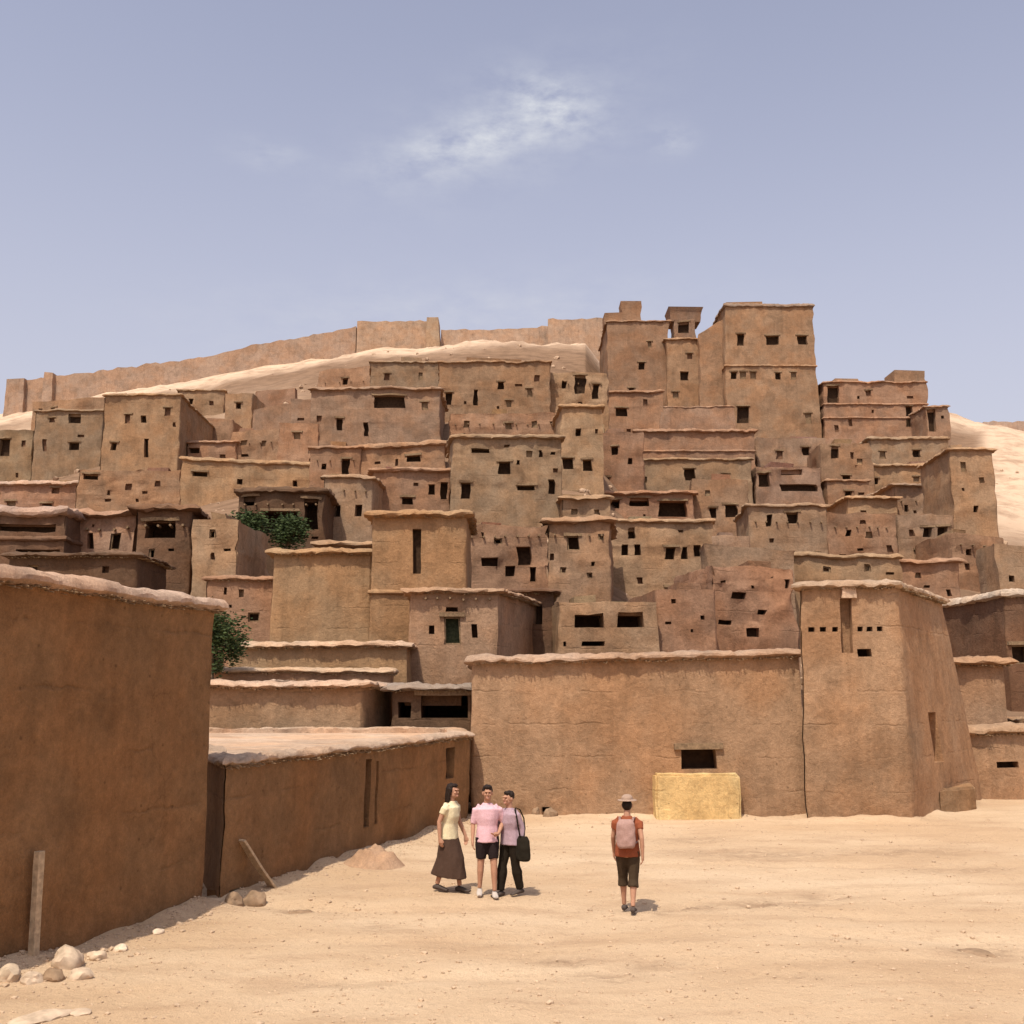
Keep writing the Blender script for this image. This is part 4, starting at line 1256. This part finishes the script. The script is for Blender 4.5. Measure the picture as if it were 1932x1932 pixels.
o['label'] = 'fine gravel strewn over the sandy open ground'; o['category'] = 'gravel'

# uncounted rubble lying over the hillside
ico = bmesh.new()
bmesh.ops.create_icosphere(ico, subdivisions=1, radius=1)
iv = [v_.co.copy() for v_ in ico.verts]
iF = [[v_.index for v_ in f.verts] for f in ico.faces]
ico.free()
V_, F_ = [], []
for k in range(5200):
    y = rg.uniform(48, 150)
    if y > 137 and rg.random() < .8: continue
    if y > 60 and rg.random() < .35: continue
    fx = rg.uniform(-40, 1975)
    if fx > 1780 and rg.random() < .85: continue
    x = (fx - 966) / FPX * y
    r_ = .10 + .42 * rg.random() ** 4
    z = gz(x, y) + r_ * .15
    an = rg.random() * 6.3
    o3 = Vector((rg.random() * 50, rg.random() * 50, 0))
    b0 = len(V_)
    for q in iv:
        w = q * (1 + .5 * noise.noise(q * 1.1 + o3))
        V_.append((x + r_ * (w.x * math.cos(an) - w.y * math.sin(an) * .7), y + r_ * (w.x * math.sin(an) + w.y * math.cos(an) * .7), z + w.z * r_ * .7))
    F_ += [[b0 + i for i in f] for f in iF]
me = bpy.data.meshes.new('rubble')
me.from_pydata(V_, [], F_)
o = link('rubble', me, 'stone', color=(.42, .285, .19), smooth_angle=0)
tag(o, kind='stuff')
o['label'] = 'broken rubble scattered over the hillside between the houses'; o['category'] = 'rubble'

# ---------------------------------------------------------------- people
def loft(bm, rings, n=14):
    """closed tube through (centre, radius across, radius front-back, axis-x) rings"""
    prev = None
    vr = []
    for i, (c0, rx, ry) in enumerate(rings):
        c0 = Vector(c0)
        nx_ = Vector(rings[min(i + 1, len(rings) - 1)][0]) - Vector(rings[max(i - 1, 0)][0])
        nx_.normalize()
        ax = Vector((1, 0, 0)) - nx_ * nx_.x
        if ax.length < .2:
            ax = Vector((0, 1, 0)) - nx_ * nx_.y
        ax.normalize()
        ay = nx_.cross(ax)
        vr.append([bm.verts.new(c0 + ax * math.cos(q) * rx + ay * math.sin(q) * ry) for q in [k * math.tau / n for k in range(n)]])
    for a, b_ in zip(vr, vr[1:]):
        for k in range(n):
            bm.faces.new((a[k], a[(k + 1) % n], b_[(k + 1) % n], b_[k]))
    bm.faces.new(vr[0][::-1])
    bm.faces.new(vr[-1])
def ball(bm, c0, rx, ry, rz_, seg=14):
    bmesh.ops.create_uvsphere(bm, u_segments=seg, v_segments=seg // 2 + 2, radius=1, matrix=Matrix.Translation(c0) @ Matrix.Diagonal((rx, ry, rz_, 1)))
def remeshed(bm, voxel, smooth_it):
    me = bm_mesh(bm, 'tmp')
    o = bpy.data.objects.new('tmp', me)
    COL.objects.link(o)
    mr = o.modifiers.new('r', 'REMESH')
    mr.mode = 'VOXEL'
    mr.voxel_size = voxel
    ms = o.modifiers.new('s', 'SMOOTH')
    ms.factor = .5
    ms.iterations = smooth_it
    bpy.context.view_layer.update()
    dg = bpy.context.evaluated_depsgraph_get()
    out = bpy.data.meshes.new_from_object(o.evaluated_get(dg))
    bpy.data.objects.remove(o)
    return out
def person(fx, fy, yaw, label, J, top, bottom, hair='short', topcol=(.5, .5, .5), botcol=(.1, .1, .1), slim=1.0, head_turn=0, scale=1.0, extras=(), haircol=None, shoecol=(.08, .06, .05)):
    """figure facing local -Y; J gives the pose joints"""
    p = gpt(fx, fy)
    root = empty('person', (p.x, p.y, gz(p.x, p.y)), yaw)
    root.scale = (scale,) * 3
    tag(root, label, 'person')
    V = Vector
    hips = V(J.get('hips', (0, 0, .93)))
    chest = V(J.get('chest', (0, 0, 1.28)))
    neck = V(J.get('neck', (0, .01, 1.45)))
    head = V(J.get('head', (0, -.015, 1.585)))
    leg = {sd: [V(q) for q in J['leg' + sd]] for sd in 'LR'}    # hip, knee, ankle, toe
    arm = {sd: [V(q) for q in J['arm' + sd]] for sd in 'LR'}    # shoulder, elbow, wrist, hand end
    s = slim
    body = bmesh.new()
    def torso(bm, g_, z_from=None):
        mid = hips.lerp(chest, .45)
        loft(bm, [(hips + V((0, 0, -.10)), .12 * s + g_, .10 + g_), (hips + V((0, .01, 0)), .165 * s + g_, .115 + g_), (mid, .135 * s + g_, .095 + g_), (chest + V((0, 0, -.08)), .16 * s + g_, .115 + g_),
                  (chest + V((0, 0, .06)), .178 * s + g_, .11 + g_), (neck + V((0, 0, -.075)), .105 * s + g_, .07 + g_), (neck + V((0, 0, -.03)), .055 + g_, .056 + g_)], 18)
    def legs(bm, g_, lo=None, flare=0):
        for sd in 'LR':
            h_, k_, a_, t_ = leg[sd]
            pts = [(h_, .088 + g_, .092 + g_), (h_.lerp(k_, .35), .082 + g_, .086 + g_), (h_.lerp(k_, .8), .06 + g_, .064 + g_), (k_, .054 + g_, .057 + g_),
                   (k_.lerp(a_, .28), .053 + g_ + flare, .06 + g_ + flare), (k_.lerp(a_, .7), .038 + g_ + flare, .042 + g_ + flare), (a_ + V((0, 0, .01)), .033 + g_ + flare, .037 + g_ + flare)]
            if lo: pts = pts[:lo]
            loft(bm, pts, 12)
    def arms(bm, g_, n_):
        for sd in 'LR':
            s_, e_, w_, hd = arm[sd]
            pts = [(chest + V((s_.x * .45, 0, .035)), .045 + g_, .05 + g_), (s_ + V((-s_.x * .12, 0, .004)), .05 + g_ * .8, .054 + g_), (s_ + V((s_.x * .06, 0, -.03)), .05 + g_, .054 + g_), (s_.lerp(e_, .5), .043 + g_, .045 + g_), (e_, .037 + g_, .038 + g_), (e_.lerp(w_, .35), .037 + g_, .038 + g_), (w_, .024 + g_, .028 + g_)]
            loft(bm, pts[:n_], 10)
    torso(body, 0); legs(body, 0); arms(body, 0, 7)
    loft(body, [(neck + V((0, 0, -.05)), .055, .058), (neck.lerp(head, .45), .05, .054), (head, .05, .06)], 12)
    Rh = Matrix.Rotation(head_turn, 3, 'Z')
    def hp(x, y, z): return head + Rh @ V((x, y, z))
    ball(body, head + V((0, .012, .02)), .073, .09, .098, 18)
    ball(body, hp(0, -.022, -.045), .056, .064, .066, 14)      # jaw
    ball(body, hp(0, -.085, -.072), .024, .02, .018, 8)        # chin
    ball(body, hp(0, -.088, .03), .055, .018, .014, 8)         # brow
    loft(body, [(hp(0, -.082, .02), .009, .009), (hp(0, -.102, -.015), .014, .014), (hp(0, -.098, -.028), .018, .012)], 8)
    for sx in (-1, 1):
        ball(body, hp(sx * .076, .012, -.005), .012, .022, .032, 8)
        ball(body, hp(sx * .037, -.07, -.02), .022, .02, .018, 8)   # cheek
    for sd in 'LR':
        h_, k_, a_, t_ = leg[sd]
        dr = (t_ - a_); dr.z = 0; dr.normalize()
        loft(body, [(a_ - dr * .055 + V((0, 0, -.05)), .03, .028), (a_ + dr * .03 + V((0, 0, -.045)), .036, .034), (a_ + dr * .12 + V((0, 0, -.062)), .042, .02), (t_ + dr * .01, .034, .014)], 10)
        s_, e_, w_, hd = arm[sd]
        dd = (hd - w_).normalized()
        side = dd.cross(V((0, 1, 0)))
        if side.length < .3: side = dd.cross(V((1, 0, 0)))
        side.normalize()
        pn = dd.cross(side).normalized()
        loft(body, [(w_, .024, .028), (w_ + dd * .04, .022, .036), (w_ + dd * .085, .020, .040)], 10)
        # fingers lie across the palm's wide axis, gently curled; thumb leaves the side near the base
        wide = V((0, 1, 0)) - dd * dd.y
        wide = wide.normalized() if wide.length > .3 else side
        curl = wide.cross(dd).normalized()
        if curl.dot(V((-arm[sd][0].x, 0, 0))) < 0: curl.negate()
        for k, (o_, ln) in enumerate(((-.029, .066), (-.010, .076), (.010, .072), (.028, .056))):
            b0 = w_ + dd * .075 + wide * o_
            b1 = b0 + dd * ln * .5 + curl * .006
            b2 = b1 + dd * ln * .35 + curl * .018
            b3 = b2 + dd * ln * .18 + curl * .016
            loft(body, [(b0, .0092, .0092), (b1, .0088, .0088), (b2, .008, .008), (b3, .007, .007)], 8)
        b0 = w_ + dd * .025 - wide * .026
        loft(body, [(b0, .012, .012), (b0 + dd * .035 - wide * .022 + curl * .006, .0105, .0105), (b0 + dd * .066 - wide * .026 + curl * .016, .0085, .0085)], 8)
    bmesh_ = remeshed(body, .0065, 3)
    for nm in ('skin', 'eye', 'lips'):
        bmesh_.materials.append(MAT[nm])
    inv = Rh.transposed()
    for f in bmesh_.polygons:
        q = inv @ (f.center - head)
        if q.y < -.06:
            for sx in (-1, 1):
                if ((q.x - sx * .031) / .013) ** 2 + ((q.z - .012) / .006) ** 2 < 1: f.material_index = 1
            if (q.x / .024) ** 2 + ((q.z + .055) / .007) ** 2 < 1: f.material_index = 2
    link('body', bmesh_, ['skin', 'eye', 'lips'], root, smooth_angle=None)
    bmesh_.shade_smooth()
    # clothing
    tb = bmesh.new()
    mid = hips.lerp(chest, .45)
    g_ = .023
    loft(tb, [(hips + V((0, 0, J.get('hem', -.10))), .165 * s + g_ + .012, .118 + g_ + .012), (hips + V((0, 0, .05)), .16 * s + g_, .115 + g_), (mid, .142 * s + g_, .102 + g_), (chest + V((0, 0, -.08)), .162 * s + g_, .118 + g_),
              (chest + V((0, 0, .06)), .18 * s + g_, .112 + g_), (neck + V((0, 0, -.085)), .125 * s + g_ * .5, .08 + g_), (neck + V((0, 0, -.045)), .08 + g_ * .5, .068 + g_ * .6), (neck + V((0, 0, -.018)), .065 + g_ * .5, .062 + g_ * .5)], 20)
    arms(tb, .014, {'short': 4, 'long': 7, 'half': 5}[top])
    mtop = remeshed(tb, .013, 3)
    for v_ in mtop.vertices:
        v_.co += noise.noise_vector(V((v_.co.x * 13, v_.co.y * 13, v_.co.z * 5 + v_.co.x * 9))) * .008 + noise.noise_vector(v_.co * 26) * .003
    link('shirt', mtop, 'cloth', root, color=topcol, smooth_angle=None); mtop.shade_smooth()
    bb = bmesh.new()
    if bottom == 'skirt':
        a1 = (leg['L'][1] + leg['R'][1]) / 2
        a2 = (leg['L'][2] + leg['R'][2]) / 2
        sp = abs(leg['L'][2].y - leg['R'][2].y) / 2
        loft(bb, [(hips + V((0, 0, .06)), .15 * s, .112), (hips + V((0, 0, -.06)), .19 * s, .14), (a1 + V((0, 0, .05)), .19, .15 + sp * .5), (a2 + V((0, 0, .14)), .21, .16 + sp)], 22)
        name = 'skirt'
    else:
        loft(bb, [(hips + V((0, 0, .07)), .155 * s, .115), (hips, .178 * s, .128), (hips + V((0, 0, -.09)), .165 * s, .122)], 18)
        legs(bb, .02, {'trousers': None, 'shorts': 3, 'calf': 5}[bottom], .012)
        name = 'shorts' if bottom == 'shorts' else 'trousers'
    mb = remeshed(bb, .013, 3)
    for v_ in mb.vertices:
        v_.co += noise.noise_vector(V((v_.co.x * 15, v_.co.y * 15, v_.co.z * 4.5 + 3))) * .010 + noise.noise_vector(v_.co * 24) * .003
    link(name, mb, 'cloth', root, color=botcol, smooth_angle=None); mb.shade_smooth()
    hb = bmesh.new()
    if hair == 'hat':
        loft(hb, [(hp(0, 0, .07), .155, .165), (hp(0, 0, .082), .150, .16), (hp(0, 0, .088), .092, .108), (hp(0, .005, .13), .085, .1), (hp(0, .008, .155), .06, .075)], 20)
        mh = remeshed(hb, .009, 2)
        link('hat', mh, 'cloth', root, color=haircol or (.5, .4, .33), smooth_angle=None); mh.shade_smooth()
        hb = bmesh.new()
        ball(hb, hp(0, .03, .01), .08, .085, .09)
        mh = remeshed(hb, .01, 2)
        link('hair', mh, 'hair', root, smooth_angle=None); mh.shade_smooth()
    else:
        ball(hb, hp(0, .028, .045), .083, .092, .088, 18)
        ball(hb, hp(0, -.035, .09), .062, .05, .034, 12)
        if hair == 'long':
            loft(hb, [(hp(0, .06, .06), .075, .055), (hp(0, .075, -.05), .085, .05), (hp(0, .085, -.16), .09, .045), (hp(0, .09, -.27), .06, .03)], 14)
            for sx in (-1, 1):
                loft(hb, [(hp(sx * .07, .01, .05), .02, .05), (hp(sx * .08, .03, -.06), .02, .045), (hp(sx * .08, .05, -.17), .025, .03)], 10)
        elif hair == 'tied':
            ball(hb, hp(0, .115, .02), .04, .04, .045, 10)
        mh = remeshed(hb, .009, 3)
        for v_ in mh.vertices:
            v_.co += noise.noise_vector(V((v_.co.x * 40, v_.co.y * 40, v_.co.z * 9))) * .011
        link('hair', mh, 'hair', root, smooth_angle=None); mh.shade_smooth()
    for sd in 'LR':
        h_, k_, a_, t_ = leg[sd]
        dr = (t_ - a_); dr.z = 0; dr.normalize()
        sb = bmesh.new()
        loft(sb, [(a_ - dr * .075 + V((0, 0, -.052)), .03, .028), (a_ - dr * .02 + V((0, 0, -.035)), .043, .045), (a_ + dr * .05 + V((0, 0, -.045)), .046, .038), (a_ + dr * .13 + V((0, 0, -.06)), .05, .026), (t_ + dr * .03, .036, .018)], 14)
        ms_ = remeshed(sb, .008, 2)
        link('shoe', ms_, 'cloth', root, color=shoecol, smooth_angle=None); ms_.shade_smooth()
    return root
def stand(hipx=.085, stride=0.0, lean=0.0, armsw=0.0, armL=None, armR=None, wide=.0):
    """pose with a stride (left foot forward when positive)"""
    J = dict(hips=(0, 0, .925), chest=(0, -lean, 1.27), neck=(0, .01 - lean * 1.4, 1.44), head=(0, -.015 - lean * 1.7, 1.575))
    for sd, sg in (('L', 1), ('R', -1)):
        f = -stride * sg          # forward is -Y
        x = hipx * sg
        lift = .03 if f > .05 else 0
        J['leg' + sd] = [(x, 0, .90), (x * 1.02 + wide * sg * .5, f * .42 - .02 - (.02 if f < 0 else .0), .49), (x + wide * sg, f, .085 + lift), (x + wide * sg * 1.3, f - .17, .024 + lift * .3)]
        a = armsw * sg
        J['arm' + sd] = [(.172 * sg, -lean, 1.352), (.225 * sg, a * .5 - lean * .7 + .02, 1.10), (.235 * sg, a - .06 - lean * .4, .86), (.232 * sg, a - .09 - lean * .4, .69)]
    if armL: J['armL'] = armL
    if armR: J['armR'] = armR
    return J
# local +X is the figure's left hand side when it faces -Y
person(846, 1684, R(62), 'person in a cream top and dark brown skirt, leftmost of the group of three', stand(stride=.16, armsw=-.1, lean=.03), 'short', 'skirt', 'long', (.66, .56, .36), (.07, .04, .028), slim=.9, scale=1.0)
person(919, 1694, R(4), 'person in a pink and lilac shirt and black shorts, middle of the group of three',
       stand(stride=.06, wide=.03, armL=[(.172, 0, 1.352), (.25, .05, 1.12), (.17, -.12, .96), (.06, -.2, .95)]), 'half', 'shorts', 'tied', (.62, .38, .41), (.022, .014, .014), slim=.95, scale=1.0, shoecol=(.45, .38, .33))
person(963, 1692, R(-48), 'person in a mauve top and baggy black trousers, rightmost of the group of three', stand(stride=-.14, armsw=.12, lean=.02), 'long', 'trousers', 'short', (.36, .25, .28), (.02, .014, .009), slim=1.05, scale=.95)
person(1186, 1720, R(168), 'lone person in a rust red shirt, dark shorts and pale hat, walking away', stand(stride=.17, armsw=-.14, lean=.02), 'short', 'calf', 'hat', (.25, .07, .032), (.055, .035, .02), scale=.97, haircol=(.34, .23, .17))

def bag(owner_yaw, fx, fy, off, size, label, name, cat, col, strap, scale):
    """soft cloth bag worn by a person standing at this pixel; off and strap points are in the wearer's local frame"""
    p = gpt(fx, fy)
    root = empty(name, (p.x, p.y, gz(p.x, p.y)), owner_yaw)
    root.scale = (scale,) * 3
    tag(root, label, cat)
    b0 = bmesh.new()
    x, y, z = off
    w, d_, h_ = size
    loft(b0, [((x, y, z - h_ * .5), w * .36, d_ * .38), ((x, y, z - h_ * .42), w * .48, d_ * .5), ((x, y, z), w * .5, d_ * .52), ((x, y, z + h_ * .36), w * .46, d_ * .42), ((x, y, z + h_ * .5), w * .34, d_ * .22)], 18)
    mm_ = remeshed(b0, .012, 3)
    for v_ in mm_.vertices:
        v_.co += noise.noise_vector(v_.co * 11) * .012
    link('body', mm_, 'cloth', root, color=col, smooth_angle=None); mm_.shade_smooth()
    for st in strap:
        sb = bmesh.new()
        loft(sb, [(q, .018, .006) for q in st], 8)
        link('strap', bm_mesh(sb, 'strap'), 'cloth', root, color=tuple(c_ * .7 for c_ in col), smooth_angle=50)
bag(R(-48), 963, 1692, (.27, .03, .78), (.34, .16, .40), 'black shoulder bag hanging at the hip of the rightmost person of the three', 'shoulder_bag', 'bag', (.018, .014, .009),
    [[(.262, -.02, .96), (.262, -.06, 1.12), (.235, -.07, 1.28), (.17, -.05, 1.405), (.13, .0, 1.43), (.17, .06, 1.40), (.24, .085, 1.26), (.27, .08, 1.1), (.272, .05, .96)]], .95)
bag(R(168), 1186, 1720, (0, .20, 1.18), (.30, .17, .42), 'dusty pink backpack on the lone walking person', 'backpack', 'bag', (.36, .22, .185),
    [[(sg * .09, .17, 1.34), (sg * .105, .08, 1.40), (sg * .11, -.02, 1.405), (sg * .12, -.11, 1.33), (sg * .14, -.12, 1.2), (sg * .17, -.04, 1.08), (sg * .13, .12, 1.03)] for sg in (-1, 1)], .97)
